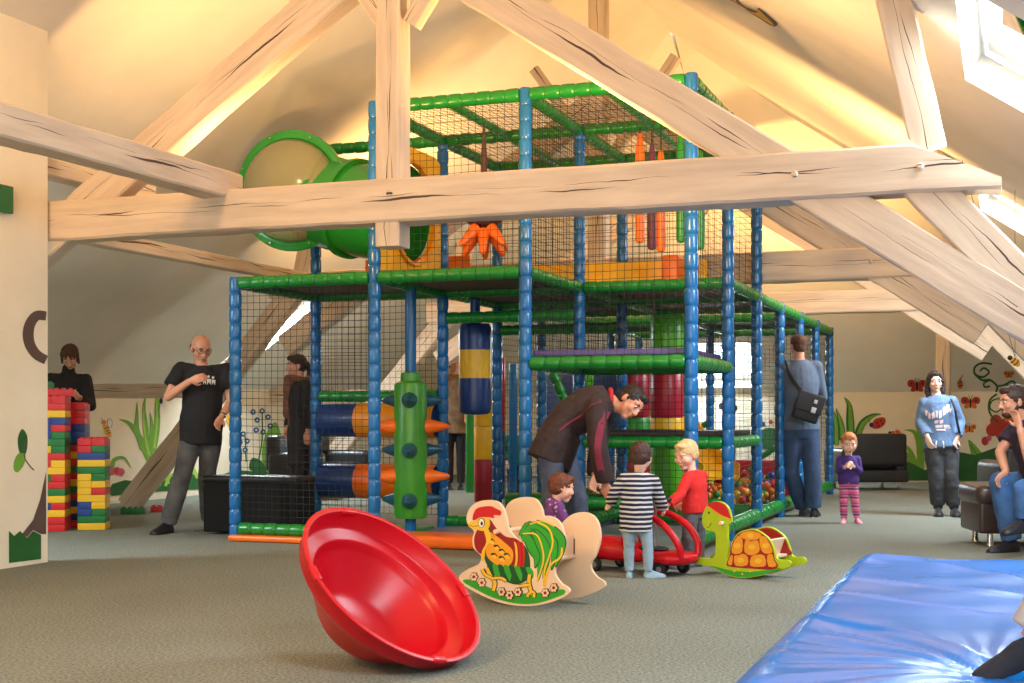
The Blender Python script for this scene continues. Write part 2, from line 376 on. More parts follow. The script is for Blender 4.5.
def truss(Y, label, near=False):
    t = thing('roof_truss', (XM, Y, 0), label, 'roof truss')
    zb, zt2 = 2.37, 2.66; yc = Y+.12; sd = int(Y*7)
    xl, xr = (-7.66 if not near else -6.9), -.02
    beam('tie_beam', (xl,yc,(zb+zt2)/2), (xr,yc,(zb+zt2)/2), .24, zt2-zb, t, sd, cut=.5)
    beam('king_post', (XM-.03,yc,zb-.16), (XM-.03,yc,ZR-.12), .20, .17, t, sd+1, up=(1,0,0))
    for s in (-1, 1):
        # inclined strut, from the king post through the tie, down to the raking post
        def P(x, z): return (XM+s*(x-XM), Y+.12, z)
        b = .67; zc = lambda x: 2.53-(x+1.25)*b+.02
        beam('strut', P(-3.75, zc(-3.75)), P(.45 if near else -.2, zc(.45 if near else -.2)), .17, .26, t, sd+2+s)
        if not (near and s < 0):
            beam('raking_post', P(-.62 if s > 0 else -.45, 2.62), P(1.72 if s > 0 else 1.89, 0.02), .17, .24, t, sd+5+s)
            beam('wall_tie', P(.62, 1.36), P(2.5, 1.36), .15, .17, t, sd+9+s)
        # queen post leaning up to the roof
        beam('queen_post', (XM+s*(-.42-XM), Y+.12, 2.64), (XM+s*(-.62-XM), Y+.12, zroof(-.62,1)-.02), .17, .20, t, sd+13+s, up=(1,0,0))
        beam('brace', (XM+.02+s*.09, Y+.12, 3.70), (XM+.02+s*.75, Y+.12, 4.66), .10, .11, t, sd+17+s)
    # wooden pegs
    for x in (XM+.0, -1.18, -.46): build(MB().lathe((x, Y+.02, 2.56 if x < -2 else 2.52), (0,-1,0), [(.022,0),(.022,.03),(.012,.04)], 8), 'peg', M_wood, t)
truss(8.1, 'nearest whitewashed timber roof truss, its cracked tie beam crossing in front of the climbing frame', True)
truss(13.0, 'middle whitewashed timber roof truss, its tie beam behind the tall part of the climbing frame')
truss(17.3, 'farthest whitewashed timber roof truss, in front of the back wall')
def roofbeam(p0, p1, w, h, label, seed):
    o = beam('roof_beam', p0, p1, w, h, None, seed, up=(UP if abs(p1[2]-p0[2]) < 1 else (1,0,0))); tag(o, label, 'roof beam'); return o
roofbeam((-5.2,-2.9,2.64), (-5.2,8.3,2.64+.06), .2, .19, 'white timber beam running from the left door wall onto the nearest tie beam', 31)
roofbeam((-6.75,8.12,2.93), (-6.75,9.5,2.93), .16, .13, 'short white timber stub with cut end beside the left partition wall', 33)
roofbeam((-6.95,8.5,2.52), (-6.95,13.0,2.52), .12, .12, 'long thin white timber under the left roof slope, behind the nearest tie beam', 35)
roofbeam((-1.0,17.42,2.20), (-6.5,17.42,2.20), .14, .10, 'thin white timber rail below the farthest tie beam', 37) if 0 else None
roofbeam((-.85,20.6,0), (-.85,20.6,2.60), .22, .2, 'slim white upright timber post in front of the back wall behind the hoodie woman', 39)
# ================================================================= CLIMBING FRAME
GX = [-6.24, -4.91, -3.58, -2.24]; GY = [10.04, 11.48, 12.9, 14.3, 15.75, 17.15, 18.6]
M_pb = mat('pad_blue', (26,104,164), .24, var=.15, vs=3, bump=.08, bs=12)
M_pg = mat('pad_green', (20,128,44), .3, var=.12, vs=3, bump=.06, bs=10)
M_vo = mat('vinyl_orange', (240,112,22), .35); M_vy = mat('vinyl_yellow', (252,190,30), .4); M_vr = mat('vinyl_maroon', (170,24,46), .35)
M_vb = mat('vinyl_navy', (24,58,120), .35); M_vl = mat('vinyl_lime', (92,190,30), .35); M_vg = mat('vinyl_green', (40,150,52), .35)
M_net = mat('net_cord', (22,24,26), .8); M_deck = mat('deck_board', (84,58,42), .6); M_purple = mat('vinyl_purple', (92,80,140), .4)
M_blackmat = mat('vinyl_black', (44,38,38), .5); M_steel = mat('steel', (190,190,190), .25, 1)
FR = thing('climbing_frame', (GX[1], GY[1], 0), 'two-storey soft play climbing frame with blue padded posts, green padded rails and black netting', 'climbing frame')
R0 = .053
def pad(p0, p1, r=R0, seg=.135, ph=0):
    p0 = V(p0); p1 = V(p1); L = (p1-p0).length; n = max(1, round(L/seg)); s = L/n; pr = []
    for i in range(n):
        h = i*s; j = 1+.035*math.sin(i*2.7+ph*5)
        gd = .84
        pr += [(r*gd, h+.001), (r*.97*j, h+s*.10), (r*j, h+s*.25), (r*1.015*j, h+s*.5), (r*j, h+s*.78), (r*.97*j, h+s*.91)]
    pr.append((r*.84, L)); return MB().lathe(p0, p1-p0, pr, 14)
def post(i, j, z0=0, z1=2.27): build(pad((GX[i],GY[j],z0), (GX[i],GY[j],z1), ph=i+j), 'post', M_pb, FR)
tall = {(0,1),(1,0),(2,0),(3,0),(1,1),(2,1),(3,1),(1,2),(2,2),(3,2)}
for i in range(4):
    for j in range(7):
        if i == 0 and j > 1: continue
        post(i, j, 0, 3.68 if (i,j) in tall else 2.27)
rk = [0]
def rail(a, b, z, z2=None, r=R0, name='rail'):
    rk[0] += 1; p = V((GX[a[0]] if isinstance(a[0], int) else a[0], GY[a[1]] if isinstance(a[1], int) else a[1], z)); q = V((GX[b[0]] if isinstance(b[0], int) else b[0], GY[b[1]] if isinstance(b[1], int) else b[1], z if z2 is None else z2))
    d = (q-p).normalized()*.045; build(pad(p+d, q-d, r, .125, rk[0]*.37), name, M_pg, FR)
ZT, ZD, ZP, ZM = 3.63, 2.22, 1.49, .84
for j in (0,1,2):
    for i in (1,2): rail((i,j), (i+1,j), ZT)
for i in (1,2,3):
    for j in (0,1): rail((i,j), (i,j+1), ZT)
rail((0,1), (1,1), ZT)
for x in (-4.25, -2.91): rail((x,0), (x,2), ZT-.01, r=.038, name='joist')
# deck rails
rail((0,0),(1,0),ZD); rail((1,0),(2,0),ZD); rail((0,0),(0,1),ZD)
for j in range(1,7):
    for i in range(0 if j == 1 else 1, 3): rail((i,j),(i+1,j),ZD)
for i in (1,2,3):
    for j in range(0 if i < 3 else 1, 6): rail((i,j),(i,j+1),ZD)
# platforms
rail((2,0),(3,0),ZP); rail((3,0),(3,1),ZP); rail((2,1),(3,1),ZP); rail((2,0),(2,1),ZP)
rail((2,1),(3,1),ZM); rail((3,1),(3,2),ZM); rail((2,2),(3,2),ZM)
rail((1,2),(2,2),1.95); rail((0,1),(1,1),1.26); rail((1,1),(2,1),1.98)
# base rails on the floor
rail((0,0),(1,0),.10)
for j in range(1,6): rail((3,j),(3,j+1),.12, r=.065)
rail((3,0),(3,1),.12, r=.065)
rail((2,1),(3,1),.30); rail((2,1),(2,2),.12); rail((1,1),(2,1),.10)
# decks
def deck(i0,i1,j0,j1,z,m,t=.05,name='deck', ins=.05): build(MB().box(((GX[i0]+GX[i1])/2,(GY[j0]+GY[j1])/2,z),(GX[i1]-GX[i0]-ins*2,GY[j1]-GY[j0]-ins*2,t),bev=.012), name, m, FR)
deck(0,1,0,1,ZD+.03,M_deck); deck(1,2,0,1,ZD+.03,M_deck); deck(1,2,1,2,ZD+.03,M_deck); deck(2,3,1,2,ZD+.03,M_deck)
for j in (2,4): deck(1,2,j,j+1,ZD+.03,M_deck); deck(2,3,j,j+1,ZD+.03,M_deck)
deck(2,3,0,1,ZP+.08,M_purple,.05,'platform_mat'); deck(2,3,1,2,ZM+.075,M_blackmat,.05,'platform_mat')
build(MB().box((-3.0,10.0,2.32),(.01,.01,.01)),'x',M_deck,FR) if 0 else None
# ground mats
build(MB().box(((GX[0]+GX[1])/2, GY[0]-.02, .028), (GX[1]-GX[0], .22, .05), bev=.02), 'floor_mat', M_vo, FR)
build(MB().box(((GX[1]+GX[2])/2+.02, GY[0]+.06, .055), (GX[2]-GX[1]-.12, .42, .10), bev=.035), 'floor_mat', M_vo, FR)
build(MB().box(((GX[0]+GX[1])/2, (GY[0]+GY[1])/2+.1, .03), (GX[1]-GX[0]-.12, GY[1]-GY[0]-.3, .05), bev=.02), 'floor_mat', M_vg, FR)
build(MB().box(((GX[1]+GX[2])/2, (GY[0]+GY[2])/2+.35, .03), (GX[2]-GX[1]-.12, GY[2]-GY[0]-.75, .05), bev=.02), 'floor_mat', mat('mat_grey', (120,126,140), .5), FR)
build(MB().box(((GX[1]+GX[2])/2, (GY[2]+GY[4])/2, .05), (GX[2]-GX[1]-.12, GY[4]-GY[2]-.1, .09), bev=.02), 'floor_mat', M_vl, FR)
# bolsters lying on the green mat behind
def bolster(p0, p1, r, m, name='bolster'):
    L = (V(p1)-V(p0)).length; build(MB().lathe(p0, V(p1)-V(p0), [(r*.1,0),(r*.85,.012),(r,.05),(r,L-.05),(r*.85,L-.012),(r*.1,L)], 20), name, m, FR)
bolster((-4.85,12.95,.19),(-3.65,13.35,.19),.09,M_pg); bolster((-4.7,13.9,.2),(-3.7,13.9,.2),.09,M_pg)
# ---- nets
def net(o, ux, uy, w, h, name='net', pitch=.06, r=.0021, sag=.012):
    """cords on a rectangle o + a*ux + b*uy"""
    o = V(o); ux = V(ux).normalized(); uy = V(uy).normalized(); nn = ux.cross(uy); g = MB(); nx = max(1, round(w/pitch)); ny = max(1, round(h/pitch))
    def P(a, b): return o+ux*(a+noise.noise(V((a*1.3,b*1.1,w+h)))*.012)+uy*(b+noise.noise(V((a*1.2,b*1.3,7+w)))*.014)+nn*(sag*math.sin(math.pi*a/w)*math.sin(math.pi*b/h)+noise.noise(V((a*2,b*2,3)))*.006)
    def cord(pts):
        vs = []; fs = []
        for k, p in enumerate(pts):
            d = (pts[min(k+1,len(pts)-1)]-pts[max(k-1,0)]).normalized(); y = nn; x = d.cross(nn).normalized()
            vs += [p+x*r+y*r*.6, p-x*r+y*r*.6, p-y*r]
        for k in range(len(pts)-1):
            for q in range(3): fs.append((3*k+q, 3*k+(q+1) % 3, 3*k+3+(q+1) % 3, 3*k+3+q))
        g.add(vs, fs)
    sx = max(3, int(w/.2)); sy = max(3, int(h/.2))
    for a in range(nx+1): cord([P(w*a/nx, h*k/sy) for k in range(sy+1)])
    for b in range(ny+1): cord([P(w*k/sx, h*b/ny) for k in range(sx+1)])
    return build(g, name, M_net, FR, smooth=0)
def netX(i0, i1, j, z0, z1): e = R0; net((GX[i0]+e, GY[j], z0+e), (1,0,0), (0,0,1), GX[i1]-GX[i0]-2*e, z1-z0-2*e)
def netY(i, j0, j1, z0, z1): e = R0; net((GX[i], GY[j0]+e, z0+e), (0,1,0), (0,0,1), GY[j1]-GY[j0]-2*e, z1-z0-2*e)
netX(0,1,0,.1,ZD); netX(0,1,1,1.26,ZD); netX(0,1,1,.1,1.26)
netX(1,2,0,ZD,ZT); netX(2,3,0,ZP,ZT); netY(3,0,1,ZP,ZT); netY(3,1,2,ZD,ZT)
netX(1,2,2,ZD,ZT); netX(2,3,2,ZD,ZT); netY(2,0,1,ZP,ZT)
netX(2,3,1,.84,ZD); netX(2,3,1,.3,.84); netY(2,1,2,.1,ZD)
for j in range(1,6): netY(3,j,j+1,.15,ZD)
netX(1,2,4,.1,ZD); netX(2,3,6,.1,ZD); netX(1,2,6,.1,ZD); netY(1,2,4,.1,ZD)
for i in (1,2):
    for j in (0,1): net((GX[i]+.06,GY[j]+.06,ZT), (1,0,0), (0,1,0), GX[i+1]-GX[i]-.12, GY[j+1]-GY[j]-.12)
# ---- panel with porthole on the left side of the upper floor
def porthole_panel(X, y0, y1, z0, z1, cy, cz, r, m, th=.03):
    g = MB(); n = 40; sq = []
    for k in range(n):
        a = 2*math.pi*(k+.5)/n; c, s_ = math.cos(a), math.sin(a)
        tt = min(((y1-cy)/c if c > 0 else (y0-cy)/c) if abs(c) > 1e-6 else 9, ((z1-cz)/s_ if s_ > 0 else (z0-cz)/s_) if abs(s_) > 1e-6 else 9)
        sq.append((cy+c*tt, cz+s_*tt, cy+c*r, cz+s_*r))
    rs = []
    for x in (X-th/2, X+th/2):
        pass
    A = [V((X-th/2,q[0],q[1])) for q in sq]; B = [V((X+th/2,q[0],q[1])) for q in sq]; C_ = [V((X+th/2,q[2],q[3])) for q in sq]; D_ = [V((X-th/2,q[2],q[3])) for q in sq]
    g.rings([A,B,C_,D_,A], cap=False); return build(g, 'porthole_panel', m, FR, smooth=30)
PC = (GX[1], 10.80, 2.86)
porthole_panel(GX[1]-.01, GY[0]+.06, GY[1]-.06, ZD+.06, 3.44, PC[1], PC[2], .44, M_vy)
g = MB(); g.lathe((PC[0]+.005,PC[1],PC[2]), (1,0,0), [(.435,-.01),(.47,-.01),(.47,.025),(.465,.03),(.44,.03),(.435,.025),(.435,-.01)], 40, cap=False); build(g, 'porthole_ring', mat('vinyl_amber', (238,160,20), .35), FR)
# crawl tube with clear dome end
ring_c = W(292, 191, 12.15); rd = (W(292,191,11.4)-ring_c).normalized(); rd = (rd+V((-.42,-.05,.08))).normalized()
M_tube = mat('plastic_green', (30,140,50), .2, var=.05, coat=.4)
tp = []; p0 = V(PC)+V((-.03,0,0)); p3 = ring_c; p1 = p0+V((-.55,0,0)); p2 = p3-rd*.42
for k in range(15):
    t = k/14; tp.append(p0*(1-t)**3+p1*3*t*(1-t)**2+p2*3*t*t*(1-t)+p3*t**3)
g = MB(); g.tube(tp, .42, 36, cap=False); inner = MB(); g.tube(tp[::-1], .405, 36, cap=False)
build(g, 'crawl_tube', M_tube, FR)
for k in (5, 10):
    d = tp[k+1]-tp[k-1]; build(MB().lathe(tp[k]-d.normalized()*.03, d, [(.415,0),(.455,.004),(.455,.056),(.415,.06)], 36, cap=False), 'tube_collar', M_tube, FR)
build(MB().lathe(ring_c-rd*.02, rd, [(.415,0),(.54,0),(.545,.01),(.545,.035),(.53,.045),(.475,.045),(.46,.03),(.415,.01),(.415,0)], 48, cap=False), 'tube_flange', M_tube, FR)
x_, y_, _z = frame(rd)
for k in range(8):
    a = math.radians(20+45*k); c = ring_c+rd*.038+x_*(.508*math.cos(a))+y_*(.508*math.sin(a)); build(MB().lathe(c, rd, [(.011,0),(.011,.014),(.006,.019)], 8), 'bolt', M_steel, FR)
M_dome = mat('clear_acrylic', (244,232,196), .12, trans=.72, var=0)
pr = [(.462*math.cos(a), .02+.26*math.sin(a)) for a in [math.pi/2*k/9 for k in range(9)]]+[(.01,.28)]
build(MB().lathe(ring_c, rd, pr, 40, cap=False), 'clear_dome', M_dome, FR)
# amber boards on the deck
build(MB().box(((GX[0]+GX[1])/2, GY[1]+.9, 2.46), (1.15,.04,.42), bev=.01), 'deck_panel', M_vo, FR)
build(MB().box((-3.75, GY[2]-.10, 2.42), (2.1,.05,.34), bev=.02), 'deck_panel', M_vy, FR)
build(MB().box((-2.98, GY[2]-.30, 2.42), (.16,.35,.36), bev=.03), 'deck_panel', M_vo, FR)
# horizontal rollers in the left bay
def hroller(z):
    y = GY[1]+.02; r = .16; x0, x1 = GX[0]+.06, GX[1]-.06; xm = x0+.40
    o = build(MB().lathe((x0,y,z),(1,0,0),[(.02,0),(r*.96,.004),(r,.02),(r,x1-x0-.02),(r*.96,x1-x0-.004),(.02,x1-x0)],28), 'roller', M_vb, FR)
    build(MB().lathe((xm,y,z),(1,0,0),[(r,0),(r+.006,.002),(r+.006,x1-xm-.006),(r,x1-xm)],28,cap=False), 'roller_sleeve', M_vo if z < .8 else mat('vinyl_tangerine',(244,150,30),.4), o)
hroller(1.03); hroller(.45)
# stacked vertical rollers further in
def vroller(x, y, segs, r=.15):
    first = None
    for z0, z1, m in segs:
        build(MB().lathe((x,y,z0),(0,0,1),[(.02,0),(r*.96,.003),(r,.02),(r,z1-z0-.02),(r*.96,z1-z0-.003),(.02,z1-z0)],28), 'roller', m, FR)
def atx(px, Y): t = (px-CX)/F; return (-SN+t*CN)/(CN+t*SN)*Y
vroller(atx(667,13.4), 13.4, [(1.66,2.1,M_vl),(1.05,1.5,M_vr),(.78,1.05,M_vy),(.1,.78,M_vl)], .17)
vroller(atx(634,13.8), 13.8, [(1.05,1.55,M_vr),(.6,1.05,M_vg),(.1,.6,M_vr)], .17)
vroller(atx(484,14.0), 14.0, [(.95,1.6,M_vy),(.1,.58,M_vr),(.58,.95,M_vy)], .11)
vroller(atx(499,14.6), 14.6, [(.9,1.75,M_vr),(.1,.9,M_vb)], .07)
vroller(atx(470,14.9), 14.9, [(.15,1.1,M_vg)], .05)
vroller(atx(513,15.2), 15.2, [(.1,1.7,M_pb)], .05)
build(pad(W(552,372,15.6), W(566,404,15.6), .06), 'rail', M_pg, FR); build(pad(W(590,375,15.2), W(584,410,15.2), .05), 'rail', M_vl, FR)
# blue baffle panels deep inside
for px, y, z0, z1, w_, m in ((604,15.9,.9,1.6,.5,M_vb),(560,16.2,.1,1.6,.35,M_vb),(738,15.9,.1,.9,.0,M_vb)):
    if w_: build(MB().box((atx(px,y),y,(z0+z1)/2),(w_,.05,z1-z0),bev=.015), 'baffle_panel', m, FR)
# slide into the ball pit and pit walls
sl = []; s0 = V((atx(672,14.6),14.6,1.05)); s1 = V((atx(722,14.0),14.0,.42))
d = (s1-s0); sd = d.cross(UP).normalized()*.24; g = MB()
prof = [(-1,.14),(-1,.0),(-.9,-.02),(.9,-.02),(1,.0),(1,.14),(.93,.14),(.9,.02),(-.9,.02),(-.93,.14)]
rs = []
for k in range(9):
    t = k/8; c = s0+d*t+UP*(-.10*math.sin(math.pi*t)); rs.append([c+sd*a+UP*b for a,b in prof])
g.rings(rs); build(g, 'slide', M_vy, FR)
build(MB().box((GX[2]+.0,(GY[2]+GY[4])/2,.25),(.1,GY[4]-GY[2]-.1,.42),bev=.04), 'pit_wall', M_vg, FR)
build(MB().box(((GX[2]+GX[3])/2,GY[4]+.02,.3),(GX[3]-GX[2]-.12,.1,.5),bev=.04), 'pit_wall', M_vr, FR)
build(MB().box(((GX[2]+GX[3])/2,GY[2]+.02,.12),(GX[3]-GX[2]-.12,.1,.2),bev=.04), 'pit_wall', M_pg, FR)
# crossed braces at the back
for i, j in ((1,5),(2,5)):
    build(pad((GX[i],GY[j],.1),(GX[i+1],GY[j],1.0),.04), 'rail', M_pg, FR)

# ---- things hanging in the frame
def hang(name, label, cat, x, y, z): return thing(name, (x,y,z), label, cat)
# spiked rotating column in the left front bay
cx_, cy_ = GX[1]+.0, 10.76
t = hang('spiked_roller', 'green upright roller with orange and teal cone spikes between two blue posts', 'roller', cx_, cy_, 0)
build(MB().lathe((cx_,cy_,.02),(0,0,1),[(.05,0),(.05,2.2)],14), 'axle', M_pb, t)
rr = .145; z0, z1 = .17, 1.46
build(MB().lathe((cx_,cy_,z0),(0,0,1),[(.05,0),(rr*.95,.006),(rr,.03),(rr,z1-z0-.12),(rr*.95,z1-z0-.10),(rr*.62,z1-z0-.08),(rr*.6,z1-z0-.01),(.05,z1-z0)],28), 'drum', mat('vinyl_leaf', (66,150,40), .35), t)
M_teal = mat('vinyl_teal', (28,84,112), .35)
vd = (VIEW*-1); 
for zz, kind in ((1.21,0),(.98,1),(.77,0),(.54,1),(.33,0)):
    base = math.atan2(vd.y, vd.x)
    for k in range(4):
        a = base+((0,2.25,-2.25,math.pi)[k] if kind == 0 else math.pi/2*k+math.radians(2)); 
        if kind == 0 and k in (): continue
        d = V((math.cos(a),math.sin(a),0))
        if kind == 1 and k in (0,2): continue
        c = V((cx_,cy_,zz))+d*(rr-.03); L = .22
        build(MB().lathe(c,d,[(.070,0),(.068,.045),(.03,L-.03),(.018,L),(.004,L+.012)],16), 'spike', M_vo if kind else M_teal, t)
# punch bag
bx_, by_ = atx(475,11.9), 11.9
t = hang('punch_bag', 'hanging punch bag in navy, yellow and navy bands', 'punch bag', bx_, by_, 1.0)
zb_, zt_ = 1.08+.0, 1.90; rr = .155
for a, b, m, nm in ((1.08,1.43,M_vb,'bag_band'),(1.43,1.70,M_vy,'bag_band'),(1.70,1.95,M_vb,'bag_band')):
    pr = [(rr,0),(rr*1.01,(b-a)/2),(rr,b-a)]
    if a < 1.1: pr = [(.02,0),(rr*.8,.01),(rr*.96,.03)]+[(rr,.06)]+pr[1:]
    if b > 1.9: pr = pr[:-1]+[(rr,b-a-.03),(rr*.9,b-a),(.02,b-a+.01)]
    build(MB().lathe((bx_,by_,a),(0,0,1),pr,28), nm, m, t)
build(MB().lathe((bx_,by_,1.94),(0,0,1),[(.05,0),(.05,.25)],12), 'strap', M_vb, t)
# spiky hanging ball, upper floor
bx_, by_ = atx(484,10.75), 10.75
t = hang('spiked_ball', 'dark hanging ball with a skirt of orange cone spikes, on a strap', 'hanging toy', bx_, by_, 2.55)
build(MB().ell((bx_,by_,2.83),(.19,.19,.15)), 'ball', mat('vinyl_brown',(70,34,40),.4), t)
build(MB().tube([(bx_,by_,2.9),(bx_,by_,3.3),(bx_,by_,3.60)],[.03,.03,.006],8), 'strap', mat('strap_brown',(80,52,40),.6), t)
for k in range(8):
    a = 2*math.pi*k/8+.3; d = V((math.cos(a),math.sin(a),-.9 if k % 2 else -1.8)).normalized(); c = V((bx_,by_,2.76))+d*.12
    build(MB().lathe(c,d,[(.052,0),(.050,.05),(.026,.22),(.01,.24)],12), 'spike', M_vo, t)
for k in range(7):
    a = 2*math.pi*k/7; d = V((math.cos(a),math.sin(a),.45)).normalized(); c = V((bx_,by_,2.88))+d*.12
    build(MB().lathe(c,d,[(.052,0),(.05,.05),(.03,.18),(.012,.20)],12), 'spike', M_vo, t)
# hanging soft skittles, upper floor right
M_plum = mat('vinyl_plum', (112,58,92), .45)
for (px, ytop, ybot, m, y, lab) in ((640,133,243,M_vo,11.3,'orange hanging soft rod, leftmost of the group by the net'),(652,144,250,M_plum,11.5,'plum hanging soft rod between the two orange ones'),(661,150,252,M_vo,11.2,'orange hanging soft rod right of the plum one'),
                                    (681,130,243,M_vg,11.1,'green hanging soft rod just left of the corner post'),(700,150,250,M_vg,11.0,'green hanging soft rod just right of the corner post')):
    x = atx(px,y); D = (V((x,y,0))).dot(VIEW); zt_ = HC+D*(HY-ytop)/F; zb_ = HC+D*(HY-ybot)/F; L = zt_-zb_
    t = hang('hanging_rod', lab, 'hanging toy', x, y, zb_); t['group'] = 'soft rods hanging on the upper floor'
    build(MB().lathe((x,y,zb_),(0,0,1),[(.01,0),(.034,.008),(.042,.04),(.042,L*.8),(.034,L*.88),(.02,L-.01),(.005,L)],12), 'rod', m, t)
    build(MB().tube([(x,y,zt_-.01),(x,y,max(zt_+.03,3.58))],.006,6), 'cord', M_net, t)
# ---- ball pit balls
BC = [('red',(206,34,30)),('yellow',(240,190,30)),('green',(34,130,52)),('blue',(32,84,180)),('orange',(236,120,30)),('white',(226,222,214))]
protos = {}
for nme, c in BC:
    protos[nme] = MB().ell((0,0,0),(.04,.04,.04),n=14,m=9).mesh('pit_ball', mat('ball_'+nme, c, .3), 60)
rng = random.Random(3); placed = []
tries = 0
while len(placed) < 285 and tries < 60000:
    tries += 1
    x = rng.uniform(GX[2]+.12, GX[3]-.12); y = rng.uniform(GY[2]+.12, GY[4]-.12); 
    if y > 13.9 and False: continue
    z = .07+rng.choice((0,.07,.14,.21))+.28*max(0,(y-GY[2])/(GY[4]-GY[2]))*rng.random()
    if any((V((x,y,z))-q).length < .072 for q in placed): continue
    if math.hypot(x-atx(667,13.4), y-13.4) < .23 or math.hypot(x-atx(634,13.8), y-13.8) < .23: continue
    placed.append(V((x,y,z))); nme = rng.choices([b[0] for b in BC],[4,5,4,1.2,3,1])[0]
    o = bpy.data.objects.new('pit_ball', protos[nme]); COL.objects.link(o); o.location = (x,y,z)
    tag(o, 'small %s plastic ball in the ball pit of the climbing frame' % nme, 'ball', '%s balls in the ball pit' % nme)
# ================================================================= PEOPLE
from mathutils.bvhtree import BVHTree
def solid(mb, vox, name, m, parent, it=4, disp=0, dsc=30, fac=.5, label=None):
    me = mb.mesh('tmp', m, 0); ob = bpy.data.objects.new('tmp', me); COL.objects.link(ob)
    md = ob.modifiers.new('r', 'REMESH'); md.mode = 'VOXEL'; md.voxel_size = vox; md.use_smooth_shade = True
    if it: sm = ob.modifiers.new('s', 'SMOOTH'); sm.iterations = it; sm.factor = fac
    bpy.context.view_layer.update(); dg = bpy.context.evaluated_depsgraph_get()
    out = bpy.data.meshes.new_from_object(ob.evaluated_get(dg)); bpy.data.objects.remove(ob); bpy.data.meshes.remove(me)
    out.name = name
    if disp:
        ns = [v.normal.copy() for v in out.vertices]
        for v, n_ in zip(out.vertices, ns):
            k = noise.noise(v.co*dsc)+.5*noise.noise(v.co*dsc*2.3); v.co = v.co+n_*(k*disp)
    if not out.materials: out.materials.append(m)
    out.polygons.foreach_set('use_smooth', [True]*len(out.polygons)); out.update()
    c = V((0,0,0)); xs = [v.co for v in out.vertices]
    c = V(((min(p.x for p in xs)+max(p.x for p in xs))/2, (min(p.y for p in xs)+max(p.y for p in xs))/2, min(p.z for p in xs)))
    out.transform(Matrix.Translation(-c)); o = bpy.data.objects.new(name, out); COL.objects.link(o)
    if parent is not None: o.parent = parent; o.location = c-V(parent.location)
    else: o.location = c
    if label: o['label'] = label
    return o
def dirv(a, b, c=0): return (RIGHT*a+VIEW*b+UP*c).normalized()
def on_mesh(o, parent, polys, m, name, lift=.003, sub=3):
    """flat marks lying on the surface of o, found along the sight line"""
    me = o.data; off = V(o.location)+V(parent.location)
    bv = BVHTree.FromPolygons([v.co+off for v in me.vertices], [tuple(p.vertices) for p in me.polygons]); g = MB()
    C0 = V((0,0,HC))
    for poly in polys:
        n = len(poly); cx = sum(p[0] for p in poly)/n; cy = sum(p[1] for p in poly)/n; rs = []
        ok = True
        for f in [1, .66, .33]:
            r = []
            for p in poly:
                d = (W(cx+(p[0]-cx)*f, cy+(p[1]-cy)*f, 1)-C0).normalized(); h = bv.ray_cast(C0, d)
                if h[0] is None: ok = False; break
                r.append(h[0]-d*lift)
            if not ok: break
            rs.append(r)
        if not ok: continue
        d = (W(cx, cy, 1)-C0).normalized(); h = bv.ray_cast(C0, d)
        if h[0] is None: continue
        vs = [p for r in rs for p in r]+[h[0]-d*lift]; fs = []
        for i in range(2):
            for j in range(n): k = (j+1) % n; fs.append((i*n+j, i*n+k, (i+1)*n+k, (i+1)*n+j))
        fs += [(2*n+j, 2*n+(j+1) % n, 3*n) for j in range(n)]
        g.add(vs, fs)
        # underside so that the mark has a thickness
        g.add([v+d*lift*.8 for v in vs], [f[::-1] for f in fs])
    if g.v: return build(g, name, m, parent, smooth=60)
M_skin = mat('skin', (212,150,120), .5, var=.06, vs=8); M_skinb = mat('skin_child', (238,186,160), .5, var=.05, vs=8)
M_eyew = mat('eye_white', (230,226,220), .2); M_iris = mat('eye_dark', (34,26,22), .15); M_lip = mat('lips', (176,96,88), .5)
M_denim = mat('denim', (52,66,92), .8, var=.35, vs=9, bump=.3, bs=60, rgb2=(84,92,108)); M_denimb = mat('denim_blue', (58,100,152), .8, var=.3, vs=8, bump=.3, bs=60)
M_denimg = mat('denim_faded', (58,58,60), .85, vs=7, bump=.3, bs=60, rgb2=(98,98,98))
